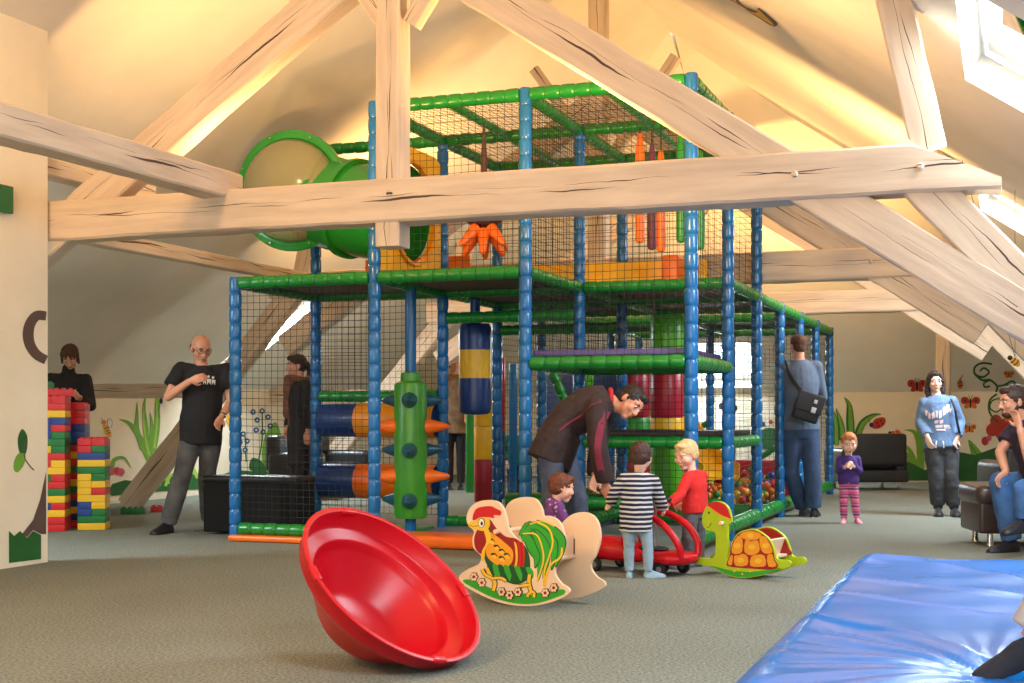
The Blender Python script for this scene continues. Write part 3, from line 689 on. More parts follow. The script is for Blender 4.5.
def human(label, s, hs, J, f, skin=None, u=None, shirt=None, pants=None, shoes=None, hair=None, foot_skin=None, curl=.6, bw=1.0, neckc=None, glasses=False, grip={}, hood=None):
    skin = skin or M_skin
    P = {k: W(*v) if not isinstance(v, Vector) else v for k, v in J.items()}
    fl = min([P[k].z for k in ('anl','anr') if k in P]+[9])
    for k in ('anl','anr'):
        if abs(P[k].z-.085*s) < .11: P[k].z = .085*s
    root = thing('person', (P['pelvis'].x, P['pelvis'].y, 0), label, 'person')
    spine = [P['pelvis'], P.get('waist', P['pelvis'].lerp(P['chest'], .5)), P['chest'], P['neck']]
    ax0 = (P['hipr']-P['hipl']).normalized(); ax1 = (P['shr']-P['shl']).normalized()
    def st(c, d, ax, rx, ry, n=20):
        x = (ax-d*ax.dot(d)).normalized(); y = d.cross(x); return [c+x*(rx*math.cos(2*math.pi*j/n))+y*(ry*math.sin(2*math.pi*j/n)) for j in range(n)]
    def torso(g, inf=0, lo=0, hi=6, hem=0):
        d0 = (spine[1]-spine[0]).normalized(); d2 = (spine[3]-spine[2]).normalized(); dm = (spine[2]-spine[1]).normalized()
        S = [(spine[0]-d0*(.10*s+hem), d0, ax0, .125, .095), (spine[0]-d0*.02*s, d0, ax0, .170, .122), (spine[0].lerp(spine[1],.5), d0, ax0.lerp(ax1,.25), .160*bw, .114*bw),
             (spine[1], dm, ax0.lerp(ax1,.5), .146*bw, .108*bw), (spine[1].lerp(spine[2],.6), dm, ax0.lerp(ax1,.8), .158, .118), (spine[2], d2, ax1, .168, .120),
             (spine[2].lerp(spine[3],.62), d2, ax1, .155, .100), (spine[2].lerp(spine[3],.88), d2, ax1, .105, .078), (spine[3]+d2*.01*s, d2, ax1, .064, .062)]
        if hem: S[0] = (S[0][0], d0, ax0, .168, .125)
        g.rings([st(c, d, a.normalized(), rx*s+inf, ry*s+inf) for c, d, a, rx, ry in S[lo:hi+3]])
    def arm(g, k, inf=0, upto=2.0, loose=0):
        sh, el, wr = P['sh'+k], P['el'+k], P['wr'+k]
        g.cap(spine[2].lerp(spine[3], .66), .056*s+inf, sh, .048*s+inf); g.ell(sh, (.051*s+inf,)*3)
        if upto <= 1:
            e = sh.lerp(el, upto); g.lathe(sh, e-sh, [(.055*s+inf, 0), (.054*s+inf+loose, (e-sh).length)], 18)
        else:
            g.cap(sh, .049*s+inf, el, .040*s+inf); e = el.lerp(wr, upto-1)
            g.lathe(el, e-el, [(.041*s+inf, 0), (.041*s+inf, (e-el).length*.3), (.030*s+inf+loose, (e-el).length)], 18)
    def leg(g, k, inf=0, upto=1.93, loose=0):
        hp, kn, an = P['hip'+k], P['kn'+k], P['an'+k]
        g.ell(hp, (.088*s+inf,)*3); L = (kn-hp).length
        g.lathe(hp, kn-hp, [(.086*s+inf,0),(.084*s+inf,L*.3),(.066*s+inf,L*.75),(.057*s+inf+loose*.4,L)], 20); g.ell(kn, (.057*s+inf+loose*.4,)*3)
        e = kn.lerp(an, upto-1); L = (e-kn).length
        g.lathe(kn, e-kn, [(.056*s+inf+loose*.4,0),(.057*s+inf+loose*.5,L*.28),(.043*s+inf+loose,L*.75),(.036*s+inf+loose,L)], 20)
    def foot(k, inf=0):
        an = P['an'+k]; toe = P.get('toe'+k); kn = P['kn'+k]
        if toe is None: d = V((f.x, f.y, 0)).normalized()
        else: d = (toe-an)
        onf = abs(an.z-.085*s) < .01
        if onf: d.z = 0
        d.normalize(); dn = V((0,0,-1)) if onf else ((an-kn).normalized()-d*((an-kn).normalized().dot(d))).normalized()
        sd = d.cross(dn); h = .085*s; L = .255*s; rs = []
        for t, w_, hh in ((-.06,.018,.045),(-.045,.028,.085),(0,.034,.10),(.05,.036,.098),(.10,.042,.075),(.16,.048,.056),(.20,.044,.045),(.235,.03,.034),(.25,.012,.02)):
            c = an+d*(t*s)+dn*h; w2 = w_*s+inf; h2 = hh*s+inf; r = []
            for q in range(18):
                a = 2*math.pi*q/18; yy = max(-.0, math.sin(a)); r.append(c+sd*(w2*math.cos(a)*(1 if math.sin(a) > 0 else .95))-dn*(h2*yy if math.sin(a) > 0 else -.0*s+math.sin(a)*(.006*s)))
            rs.append(r)
        return rs
    def hand(g, k):
        wr, el = P['wr'+k], P['el'+k]; hd = P.get('ha'+k); a = (hd-wr).normalized() if hd is not None else (wr-el).normalized()
        x, y, _ = frame(a); q = grip.get(k, 0); pn = (x*math.cos(q)+y*math.sin(q)); sd = a.cross(pn); m_ = s*(1.0 if s > .7 else 1.12)
        g.cap(el.lerp(wr,.9), .031*s, wr, .025*m_)
        g.rings([st(wr+a*(t*m_), a, sd, w_*m_, h_*m_, 14) for t, w_, h_ in ((0,.024,.020),(.02,.032,.020),(.06,.042,.018),(.09,.040,.015),(.098,.034,.010))])
        for i, (o_, L) in enumerate(((-.030,.066),(-.010,.076),(.010,.072),(.029,.056))):
            b = wr+a*(.085*m_)+sd*(o_*m_); d1 = (a*math.cos(curl*.6)+pn*math.sin(curl*.6)+sd*(o_*1.5)).normalized(); d2 = (a*math.cos(curl*1.6)+pn*math.sin(curl*1.6)+sd*o_).normalized()
            k1 = b+d1*(L*.5*m_); g.cap(b, .0100*m_, k1, .0092*m_, 10); g.cap(k1, .0092*m_, k1+d2*(L*.5*m_), .0078*m_, 10)
        b = wr+a*(.03*m_)-sd*(.028*m_); d1 = (a*.6-sd*.65+pn*.45).normalized(); k1 = b+d1*.035*m_; g.cap(b, .0135*m_, k1, .011*m_, 10); g.cap(k1, .011*m_, k1+(a*.8+pn*.5).normalized()*.03*m_, .009*m_, 10)
    # head frame
    f = V(f).normalized(); uu = V(u) if u else UP; uu = (uu-f*uu.dot(f)).normalized(); rt = f.cross(uu).normalized(); H = P['head']; h = hs
    HR = Matrix((rt, f, uu)).transposed()
    def hp(a, b, c): return H+rt*(a*h)+f*(b*h)+uu*(c*h)
    g = MB(); kid = hs < .95 and s < .7
    torso(g)
    for k in 'lr':
        arm(g, k, 0, 1.97); hand(g, k); leg(g, k, 0, 1.97); g.rings(foot(k))
    g.cap(spine[3]-uu*.02*s, .058*s*(1 if not kid else .95), hp(0,-.022,-.06), .054*h if not kid else .048*h)
    g.ell(hp(0,-.012,.028), (.076*h,.096*h,.086*h), HR, 24, 16); g.ell(hp(0,.022,-.03), (.062*h,.066*h,.070*h) if not kid else (.068*h,.064*h,.062*h), HR, 20, 14)
    g.ell(hp(0,.052,-.085), (.030*h,.028*h,.024*h), HR)                       # chin
    g.cap(hp(0,.082,.012), .009*h, hp(0,.102,-.026) if not kid else hp(0,.094,-.02), .0125*h if not kid else .011*h)   # nose
    for q in (-1,1):
        g.ell(hp(q*.011,.093,-.030), (.008*h,.010*h,.007*h), HR)
        g.ell(hp(q*.038,.062,-.022), (.024*h,.02*h,.024*h) if not kid else (.03*h,.026*h,.03*h), HR)   # cheeks
        g.ell(hp(q*.032,.076,.028), (.026*h,.012*h,.007*h), HR)               # brow
        g.ell(hp(q*.077,-.008,-.004), (.010*h,.020*h,.032*h), HR)             # ear
    g.ell(hp(0,.083,-.058), (.022*h,.010*h,.006*h), HR); g.ell(hp(0,.080,-.068), (.018*h,.010*h,.006*h), HR)
    vox = max(.0048, .0068*s)
    body = solid(g, vox, 'body', skin, root, 3)
    for q in (-1,1):
        e = MB(); e.ell(hp(q*.031,.0765,.008), (.0135*h,.009*h,.0085*h), HR, 14, 8); eo = build(e, 'eye', M_eyew, root)
        e = MB(); e.ell(hp(q*.031,.0835,.007), (.0068*h,.004*h,.0068*h), HR, 12, 8); build(e, 'iris', M_iris, eo)
        if hair:
            e = MB(); e.tube([hp(q*.018,.0865,.027), hp(q*.034,.085,.033), hp(q*.050,.073,.027)], [.003*h,.0042*h,.002*h], 8); build(e, 'eyebrow', hair[1], root)
    e = MB(); e.ell(hp(0,.0885,-.0585), (.021*h,.006*h,.0042*h), HR, 14, 8); e.ell(hp(0,.0865,-.0665), (.017*h,.006*h,.0045*h), HR, 14, 8); build(e, 'mouth', M_lip, root)
    if glasses:
        gm = MB()
        for q in (-1,1):
            gm.tube([hp(q*.032+.024*math.cos(a), .098-.012*abs(math.cos(a))*.3, .006+.016*math.sin(a)) for a in [2*math.pi*i/16 for i in range(17)]], .0022*h, 6)
            gm.tube([hp(q*.056,.094,.01), hp(q*.074,.06,.012), hp(q*.08,-.005,.01)], .002*h, 6)
        gm.tube([hp(-.009,.1,.01), hp(.009,.1,.01)], .002*h, 6); build(gm, 'glasses', mat('glasses_dark', (30,28,28), .3), root)
    # clothes
    vc = max(.006, .009*s)
    out = {'root': root, 'body': body, 'hp': hp, 'P': P, 'HR': HR}
    if pants:
        g = MB(); torso(g, .012*s+.004, 0, 1); 
        for k in 'lr': leg(g, k, pants.get('inf', .012)*1.0, pants.get('upto', 1.98), pants.get('loose', .008))
        out['pants'] = solid(g, vc, pants.get('name', 'trousers'), pants['m'], root, 3, pants.get('disp', .003), 14/s)
        if pants.get('cuff'):
            for k in 'lr':
                kn, an = P['kn'+k], P['an'+k]; a = kn.lerp(an,.84); d = (an-kn).normalized(); build(MB().lathe(a, d, [(.044*s,0),(.052*s,.01),(.050*s,.05*s),(.042*s,.055*s+.01)], 18), 'cuff', pants['m'], root)
    if shirt:
        g = MB(); torso(g, shirt.get('inf', .014), 0 if shirt.get('hem') else 1, 6, shirt.get('hem', 0))
        for k in 'lr': arm(g, k, shirt.get('inf', .014)*.85, shirt.get('sl', 1.95), shirt.get('loose', .004))
        if shirt.get('collar'): g.cap(spine[3]-uu*.02, .075*s, spine[3]+(hp(0,0,0)-spine[3])*.28, .068*s)
        if hood: g.ell(spine[3]-f*.07*s+uu*-.01, (.11*s,.11*s,.075*s))
        out['shirt'] = solid(g, vc, shirt.get('name', 'shirt'), shirt['m'], root, 3, shirt.get('disp', .003), 12/s)
    for k in 'lr':
        if shoes: solid(MB().rings(foot(k, .009 if s > .7 else .006)), max(.005,.007*s), shoes[0], shoes[1], root, 2)
    if hair:
        kind, hm = hair[0], hair[1]; g = MB()
        if kind == 'bald':
            g.ell(hp(0,-.032,.0), (.0835*h,.086*h,.054*h), HR, 20, 14)
        else:
            g.ell(hp(0,-.022,.040), (.085*h,.099*h,.084*h), HR, 24, 16); g.ell(hp(0,-.046,.0), (.079*h,.067*h,.075*h), HR, 20, 14)
            g.ell(hp(0,.045,.085), (.052*h,.040*h,.03*h), HR)
            if kind in ('long',):
                for q in (-1,1):
                    g.cap(hp(q*.066,-.005,.03), .030*h, hp(q*.080,.005,-.10), .032*h); g.cap(hp(q*.080,.005,-.10), .032*h, hp(q*.078,.03,-.175), .016*h); g.cap(hp(q*.03,.055,.09), .022*h, hp(q*.076,.045,.0), .014*h)
                g.cap(hp(0,-.06,0), .07*h, hp(0,-.07,-.14), .055*h)
            if kind == 'pony':
                g.cap(hp(0,-.10,.02), .035*h, hp(0,-.135,-.03), .03*h); g.cap(hp(0,-.135,-.03), .03*h, hp(0,-.12,-.14), .014*h)
            if kind == 'fringe':
                for q in (-.05,-.02,.02,.05): g.cap(hp(q,.05,.10), .02*h, hp(q*1.15,.080,.045), .011*h)
                for q in (-1,1): g.cap(hp(q*.07,.01,.04), .022*h, hp(q*.078,.012,-.06), .014*h)
            if kind == 'short':
                for q in (-1,1): g.cap(hp(q*.072,.01,.04), .014*h, hp(q*.076,.006,.0), .008*h)
            if kind == 'child':
                for q in (-1,1): g.cap(hp(q*.07,-.01,.03), .02*h, hp(q*.072,-.015,-.025), .014*h)
                g.cap(hp(0,.06,.09), .025*h, hp(0,.08,.066), .012*h)
        out['hair'] = solid(g, .0055, 'hair', hm, root, 2, .0045 if kind != 'bald' else .001, 60)
    return out
def cloth(n, c, **k): return mat(n, c, .85, var=k.pop('var', .12), vs=9, bump=.25, bs=50, **k)
def band_mat(name, cols, period, axis=2, wob=.02, rough=.85):
    """woven stripes: cols = [(frac, rgb)]"""
    m = bpy.data.materials.new(name); m.use_nodes = True; N = m.node_tree.nodes; L = m.node_tree.links; b = N['Principled BSDF']; b.inputs['Roughness'].default_value = rough
    tc = N.new('ShaderNodeTexCoord'); sp = N.new('ShaderNodeSeparateXYZ'); L.new(tc.outputs['Object'], sp.inputs[0])
    nz = N.new('ShaderNodeTexNoise'); nz.inputs['Scale'].default_value = 5; L.new(tc.outputs['Object'], nz.inputs['Vector'])
    a = N.new('ShaderNodeMath'); a.operation = 'MULTIPLY_ADD'; L.new(nz.outputs['Fac'], a.inputs[0]); a.inputs[1].default_value = wob; L.new(sp.outputs[axis], a.inputs[2])
    d = N.new('ShaderNodeMath'); d.operation = 'DIVIDE'; L.new(a.outputs[0], d.inputs[0]); d.inputs[1].default_value = period
    fr = N.new('ShaderNodeMath'); fr.operation = 'FRACT'; L.new(d.outputs[0], fr.inputs[0])
    r = N.new('ShaderNodeValToRGB'); r.color_ramp.interpolation = 'CONSTANT'; e = r.color_ramp.elements
    e[0].position = 0; e[0].color = lin(cols[0][1]); e[1].position = cols[1][0]; e[1].color = lin(cols[1][1])
    for p, c in cols[2:]: q = e.new(p); q.color = lin(c)
    L.new(fr.outputs[0], r.inputs['Fac']); L.new(r.outputs['Color'], b.inputs['Base Color']); MATS[name] = m; return m
def dots_mat(name, base, dot, scale=18, th=.32):
    m = mat(name, base, .85); N = m.node_tree.nodes; L = m.node_tree.links; b = N['Principled BSDF']
    v = N.new('ShaderNodeTexVoronoi'); v.inputs['Scale'].default_value = scale; tc = N.new('ShaderNodeTexCoord'); L.new(tc.outputs['Object'], v.inputs['Vector'])
    r = N.new('ShaderNodeValToRGB'); r.color_ramp.interpolation = 'CONSTANT'; r.color_ramp.elements[0].color = lin(dot); r.color_ramp.elements[1].position = th; r.color_ramp.elements[1].color = lin(base)
    L.new(v.outputs['Distance'], r.inputs['Fac']); L.new(r.outputs['Color'], b.inputs['Base Color']); return m
H_dark = mat('hair_dark', (36,24,20), .55, var=.3, vs=30, bump=.6, bs=90); H_brown = mat('hair_brown', (84,52,34), .8, var=.3, vs=30, bump=.6, bs=90)
H_blond = mat('hair_blond', (222,184,128), .6, var=.2, vs=30, bump=.5, bs=90); H_ginger = mat('hair_ginger', (196,124,74), .6, var=.2, vs=30, bump=.5, bs=90); H_auburn = mat('hair_auburn', (110,58,32), .6, var=.25, vs=30, bump=.5, bs=90)
S_dark = mat('shoe_dark', (28,30,38), .5)
C_black = cloth('tee_black', (22,22,25))

# --- bald man in a black t-shirt, stepping past the black box
D = 12.37
m1 = human('bald man in glasses, black t-shirt and jeans, hand on his chest, beside a black box', 1.02, 1.12,
 dict(head=(201,349,D), neck=(203,367,D), chest=(203,388,D), pelvis=(201,431,D), shl=(181,369,D-.02), shr=(227,370,D+.02), ell=(168,397,D-.12), wrl=(190,381,D-.27), hal=(200,378,D-.28),
      elr=(231,402,D-.02), wrr=(222,416,D-.16), har=(217,425,D-.2), hipl=(192,437,D), hipr=(211,437,D+.02), knl=(181,480,D-.15), anl=(168,521,D-.1), toel=(158,529,D-.25), knr=(207,477,D+.1), anr=(209,515,D+.5), toer=(212,522,D+.3)),
 dirv(.5,-.8,-.38), shirt=dict(m=C_black, sl=.62, inf=.022, loose=.016, name='t_shirt', hem=.02), pants=dict(m=M_denimg, inf=.016, loose=.022, name='jeans'), shoes=('shoe', S_dark), hair=('bald', H_dark), glasses=True, bw=1.1)
on_mesh(m1['shirt'], m1['root'], [ngon(204,377,1.4), [(203,379),(206,379),(206,385),(204.6,382),(203,385)], ngon(208.5,376.5,1.2), [(207,378.5),(211,379),(210.6,385),(209,381.5),(207,385)], ngon(213,377.5,1.3), [(211.6,379.5),(215.5,380),(215,385.5),(213.4,382),(211.8,385)]], mat('print_white', (224,222,214), .7), 'print')
w = m1['P']; build(MB().lathe(w['wrr'].lerp(w['elr'],.1), w['wrr']-w['elr'], [(.033,0),(.036,.004),(.036,.016),(.033,.02)], 18), 'wrist_watch', M_steel, m1['root'])

# --- woman at the toy brick towers
D = 13.7
human('woman with brown fringe in a black high-neck jumper, bending over the toy brick towers', .94, 1.02,
 dict(head=(70,357,D-.1), neck=(68,374,D-.02), chest=(68,393,D), pelvis=(69,438,D+.08), shl=(51,379,D), shr=(86,380,D), ell=(44,406,D-.1), wrl=(60,400,D-.3), elr=(91,406,D-.12), wrr=(79,397,D-.32),
      hipl=(61,442,D+.06), hipr=(77,442,D+.06), knl=(62,480,D), anl=(62,515,D), knr=(76,480,D), anr=(76,515,D), toel=(61,520,D-.25), toer=(77,520,D-.25)),
 dirv(.1,-.75,-.62), shirt=dict(m=cloth('jumper_black',(30,26,26)), sl=1.9, inf=.02, hem=.05, name='jumper', collar=True), pants=dict(m=cloth('trousers_black',(28,28,32))), shoes=('shoe', S_dark), hair=('fringe', H_brown))

# --- woman behind the net on the left
D = 13.75
w3 = human('woman with tied-back hair, brown scarf and dark cardigan, behind the left net', .97, 1.0,
 dict(head=(296,366,D), neck=(299,381,D), chest=(300,400,D), pelvis=(301,440,D), shl=(293,385,D+.17), shr=(306,386,D-.16), ell=(292,412,D+.2), wrl=(288,428,D+.12), elr=(309,413,D-.22), wrr=(308,431,D-.26), har=(307,440,D-.28),
      hipl=(299,444,D+.09), hipr=(303,444,D-.09), knl=(297,480,D+.09), anl=(297,514,D+.09), knr=(302,480,D-.09), anr=(303,514,D-.09), toel=(288,518,D), toer=(292,518,D-.12)),
 dirv(-.92,-.38,-.1), shirt=dict(m=cloth('cardigan_dark',(34,30,32)), sl=1.9, inf=.022, hem=.16, name='cardigan'), pants=dict(m=cloth('trousers_black',(28,28,32))), shoes=('shoe', S_dark), hair=('pony', H_dark))
g = MB(); P = w3['P']; c = P['neck']+UP*.015
g.tube([c+V((math.cos(a)*.095, math.sin(a)*.095, .012*math.sin(3*a))) for a in [2*math.pi*i/20 for i in range(21)]], .038, 12)
fr = dirv(-.92,-.38); g.cap(c+fr*.11, .05, c+fr*.13-UP*.36, .04); g.cap(c+fr*.11+RIGHT*.04, .05, c+fr*.12-UP*.46+RIGHT*.04, .038)
solid(g, .009, 'scarf', cloth('scarf_brown',(122,78,56),var=.4), w3['root'], 3, .005, 20)

# --- man bending over the toddlers
D = 9.95
m4 = human('man in a dark track jacket with maroon sleeve stripe and jeans, bending over toddlers', 1.03, 1.10,
 dict(head=(630,403,D-.02), neck=(608,398,D+.02), chest=(588,408,D+.02), waist=(567,421,D+.02), pelvis=(557,443,D), shl=(596,408,D-.19), shr=(604,404,D+.20), ell=(598,448,D-.25), wrl=(606,484,D-.2), hal=(610,500,D-.18),
      elr=(598,447,D+.24), wrr=(595,476,D+.12), har=(592,488,D+.1), hipl=(551,452,D-.10), hipr=(562,452,D+.1), knl=(553,500,D-.12), anl=(556,549,D-.1), knr=(578,498,D+.1), anr=(576,545,D+.14), toel=(585,560,D-.1), toer=(604,552,D+.14)),
 dirv(.50,-.62,-.60), u=dirv(.70,.08,.70), shirt=dict(m=cloth('track_jacket',(52,38,38)), sl=1.93, inf=.036, loose=.006, name='track_jacket', hem=.06, disp=.006), pants=dict(m=M_denim, inf=.008, loose=.032, name='jeans', disp=.005), shoes=('shoe', S_dark), hair=('short', H_dark), curl=.9)
M_mar = cloth('stripe_maroon',(128,40,62))
sc2 = lambda x, y: (530+x/4.55, 375+y/4.55)
def strip(L, R_, n=7):
    out = []
    for i in range(len(L)-1): out.append([L[i], R_[i], R_[i+1], L[i+1]])
    return out
Ls = [sc2(*p) for p in ((340,160),(312,215),(298,270),(292,330),(296,385),(308,440),(330,495))]; Rs = [sc2(*p) for p in ((368,168),(342,225),(330,280),(322,335),(328,385),(342,435),(356,488))]
on_mesh(m4['shirt'], m4['root'], strip(Ls, Rs), M_mar, 'sleeve_stripe', .004)
on_mesh(m4['shirt'], m4['root'], strip([sc2(130,250),sc2(175,215),sc2(230,180),sc2(280,130),sc2(325,118)],[sc2(134,256),sc2(180,221),sc2(236,186),sc2(284,137),sc2(327,125)]), M_mar, 'piping', .004)
solid(MB().tube([m4['P']['neck']+dirv(.2,0,-.1)*.02+(dirv(.75,0,-.3)*0+V((0,0,1))*math.sin(a)*.07+VIEW*math.cos(a)*.07) for a in [2*math.pi*i/16 for i in range(17)]], .02, 10), .007, 'collar', cloth('collar_red',(190,34,44)), m4['root'], 2)

# --- toddler in a purple hooded top
D = 9.35
human('toddler with auburn hair in a purple flower-print hooded top, seated behind the rooster rocker', .48, .86,
 dict(head=(562,488,D), neck=(557,502,D), chest=(555,512,D), pelvis=(551,531,D), shl=(558,507,D-.1), shr=(556,506,D+.10), ell=(565,520,D-.13), wrl=(574,524,D-.12), elr=(564,519,D+.12), wrr=(573,523,D+.12),
      hipl=(553,534,D-.05), hipr=(553,534,D+.05), knl=(571,534,D-.07), anl=(573,556,D-.07), knr=(571,534,D+.07), anr=(573,555,D+.07), toel=(582,559,D-.07), toer=(582,558,D+.07)),
 dirv(.93,.12,-.2), skin=M_skinb, shirt=dict(m=dots_mat('purple_print',(112,62,132),(214,170,206),26,.22), sl=1.9, inf=.018, name='hooded_top'), pants=dict(m=cloth('leggings_plum',(78,50,88)), inf=.01), shoes=('shoe', S_dark), hair=('child', H_auburn), hood=True, bw=1.1)

# --- toddler in a striped shirt
D = 8.88
human('toddler seen from behind in a navy and white striped shirt and pale blue tights', .50, .84,
 dict(head=(641,457,D), neck=(639,473,D), chest=(637,488,D), pelvis=(636,517,D), shl=(624,480,D-.02), shr=(653,481,D+.02), ell=(615,492,D+.0), wrl=(611,502,D+.10), elr=(659,497,D+.06), wrr=(663,508,D+.16),
      hipl=(629,525,D), hipr=(644,525,D), knl=(629,547,D), anl=(629,568,D), knr=(648,547,D), anr=(648,568,D), toel=(631,572,D+.1), toer=(660,572,D+.02)),
 dirv(.38,.92,-.15), skin=M_skinb, shirt=dict(m=band_mat('stripes_navy',[(0,(30,34,58)),(.58,(208,206,204))],.031), sl=1.92, inf=.024, hem=.045, loose=.006, name='striped_shirt'), pants=dict(m=cloth('tights_blue',(150,178,196)), inf=.006, loose=.004, name='tights'), shoes=('sock', cloth('tights_blue',(150,178,196))), hair=('child', mat('hair_child_brown',(70,42,34),.6,var=.3,vs=30,bump=.6,bs=90)), bw=1.15)

# --- blond toddler in a red top
D = 9.45
human('blond toddler in a bright red top and grey trousers, reaching for the red ride-on car', .50, .88,
 dict(head=(686,455,D), neck=(692,471,D), chest=(695,486,D), pelvis=(695,511,D), shl=(688,478,D-.07), shr=(702,476,D+.07), ell=(680,495,D-.16), wrl=(668,505,D-.22), elr=(694,496,D+.14), wrr=(682,504,D+.1),
      hipl=(691,517,D-.03), hipr=(699,517,D+.05), knl=(688,538,D-.06), anl=(686,561,D-.03), knr=(698,538,D+.05), anr=(698,560,D+.1), toel=(674,566,D-.06), toer=(688,563,D+.06)),
 dirv(-.72,-.62,-.32), skin=M_skinb, shirt=dict(m=cloth('top_red',(218,36,32)), sl=1.92, inf=.02, name='long_sleeved_top'), pants=dict(m=cloth('cords_grey',(92,88,92)), inf=.014, loose=.012), shoes=('shoe', mat('shoe_grey',(70,74,84),.6)), hair=('child', H_blond), bw=1.15)

# --- man with the shoulder bag
D = 14.2
m8 = human('man seen from behind in a slate jumper and jeans, standing at the netting', 1.07, 1.0,
 dict(head=(798,346,D), neck=(799,361,D), chest=(800,383,D), pelvis=(801,428,D), shl=(783,367,D), shr=(816,367,D), ell=(782,397,D+.14), wrl=(791,399,D+.33), elr=(822,397,D+.08), wrr=(812,404,D+.34),
      hipl=(793,433,D), hipr=(809,433,D), knl=(790,472,D+.04), anl=(803,507,D+.2), knr=(812,472,D-.02), anr=(814,511,D), toel=(808,505,D+.45), toer=(816,506,D+.25)),
 dirv(-.25,.95,.0), shirt=dict(m=cloth('jumper_slate',(84,98,118)), sl=1.9, inf=.022, name='jumper'), pants=dict(m=cloth('jeans_dark_blue',(52,72,104),var=.3), inf=.02, loose=.02, name='jeans'), shoes=('shoe', S_dark), hair=('short', H_brown))
t = thing('shoulder_bag', W(809,408,D-.2), 'black messenger bag with a pale buckle, slung across the man at the net', 'bag')
R = Matrix((RIGHT, VIEW, UP)).transposed()@Matrix.Rotation(math.radians(18), 3, 'Y'); c = W(808,407,D-.24)
M_bag = mat('bag_black',(26,26,30),.6)
build(MB().box(c,(.27,.10,.30),R,bev=.03), 'pouch', M_bag, t); build(MB().box(c+R@V((0,-.055,.045)),(.28,.02,.20),R,bev=.009), 'flap', M_bag, t)
build(MB().box(c+R@V((.05,-.07,-.02)),(.05,.015,.06),R,bev=.005), 'buckle', mat('buckle_grey',(190,194,196),.4), t); build(MB().box(c+R@V((.045,-.07,.07)),(.035,.012,.04),R,bev=.004), 'buckle', mat('buckle_grey',(190,194,196),.4), t)
g = MB(); 
pts = [W(p[0],p[1],p[2]) for p in spline([(803,393,D-.22),(795,384,D-.19),(789,373,D-.15),(785.5,362,D-.04),(786,366,D+.10),(797,390,D+.18),(815,400,D+.15),(820,402,D-.05),(817,396,D-.2)],4,False)]
rs = []
for k, p in enumerate(pts):
    d = (pts[min(k+1,len(pts)-1)]-pts[max(k-1,0)]).normalized(); n_ = (p-m8['P']['chest']); n_.z = 0; n_ = n_.normalized(); s_ = d.cross(n_).normalized(); n_ = s_.cross(d)
    rs.append([p+s_*.02+n_*.003, p-s_*.02+n_*.003, p-s_*.02-n_*.003, p+s_*.02-n_*.003])
g.rings(rs); build(g, 'strap', M_bag, t)

# --- little girl in a purple jumper
D = 13.4
human('small girl in a purple jumper and pink striped leggings, arms folded on her chest', .53, .94,
 dict(head=(849,444,D), neck=(848.5,456,D), chest=(848.5,466,D), pelvis=(848.5,483,D), shl=(840,459.5,D), shr=(857.5,459.5,D), ell=(838.5,471,D-.02), wrl=(845,467,D-.11), hal=(849,464,D-.13), elr=(859.5,471,D-.02), wrr=(853,466,D-.12), har=(848,466,D-.14),
      hipl=(844.5,487,D), hipr=(853,487,D), knl=(843.5,503,D-.03), anl=(844,518,D), knr=(855,502,D-.02), anr=(857,517,D-.02), toel=(842,523,D-.13), toer=(860,521,D-.12)),
 dirv(-.08,-.97,-.2), skin=M_skinb, shirt=dict(m=cloth('jumper_purple',(70,44,116)), sl=1.85, inf=.014, name='jumper'), pants=dict(m=band_mat('leggings_stripes',[(0,(214,92,130)),(.3,(226,130,160)),(.5,(116,62,108)),(.72,(226,120,150)),(.85,(146,74,120))],.085), inf=.007, loose=.004, name='leggings'), shoes=('sock', cloth('sock_pink',(232,160,174))), hair=('child', H_ginger), bw=1.1)

# --- woman in the blue hooded sweater
D = 14.4
w10 = human('dark-haired woman in a printed blue hooded sweater and charcoal joggers, walking', .98, 1.0,
 dict(head=(935,382,D), neck=(937,396,D), chest=(938,412,D), pelvis=(941,445,D), shl=(924.5,403.5,D-.0), shr=(951.5,402,D+.02), ell=(920.5,421,D+.03), wrl=(927,436,D-.10), hal=(930,446,D-.14), elr=(960,421,D+.04), wrr=(957,437,D-.06), har=(954,446,D-.1),
      hipl=(934,450,D), hipr=(949,450,D), knl=(936,479,D-.04), anl=(938,507,D+.0), knr=(951,479,D-.08), anr=(954,507,D-.05), toel=(939,515,D-.25), toer=(957,515,D-.25)),
 dirv(-.12,-.98,-.03), shirt=dict(m=cloth('hoodie_blue',(104,134,170),rgb2=(88,112,150)), sl=1.93, inf=.022, name='hooded_sweater', disp=.006, loose=.006), pants=dict(m=cloth('joggers_charcoal',(58,60,64)), inf=.02, loose=.016, upto=1.9, cuff=True, name='joggers', disp=.006), shoes=('shoe', mat('shoe_black',(34,34,38),.6)), hair=('long', H_dark), hood=True, skin=mat('skin_pale',(236,192,168),.5,var=.05))
M_pp = mat('print_pale',(226,208,214),.7)
q5 = lambda x, y: (900+x/4.14, 360+y/4.14)
on_mesh(w10['shirt'], w10['root'], [[q5(*p) for p in b] for b in ([(104,204),(116,212),(112,232),(104,228)],[(118,214),(128,224),(126,246),(116,240)],[(130,222),(142,212),(146,238),(132,246)],[(148,206),(158,214),(156,240),(148,236)],[(160,212),(172,206),(174,236),(162,244)],[(176,200),(188,190),(190,224),(178,232)],[(192,186),(206,182),(204,212),(193,220)],[(208,196),(214,204),(210,220),(205,214)],[(142,252),(160,248),(158,262),(144,264)],[(164,250),(180,246),(178,262),(164,264)],[(146,270),(176,267),(178,280),(148,282)],[(180,268),(204,268),(212,284),(182,284)],[(150,286),(188,286),(190,294),(152,292)])], M_pp, 'print', .005)
g = MB(); P = w10['P']
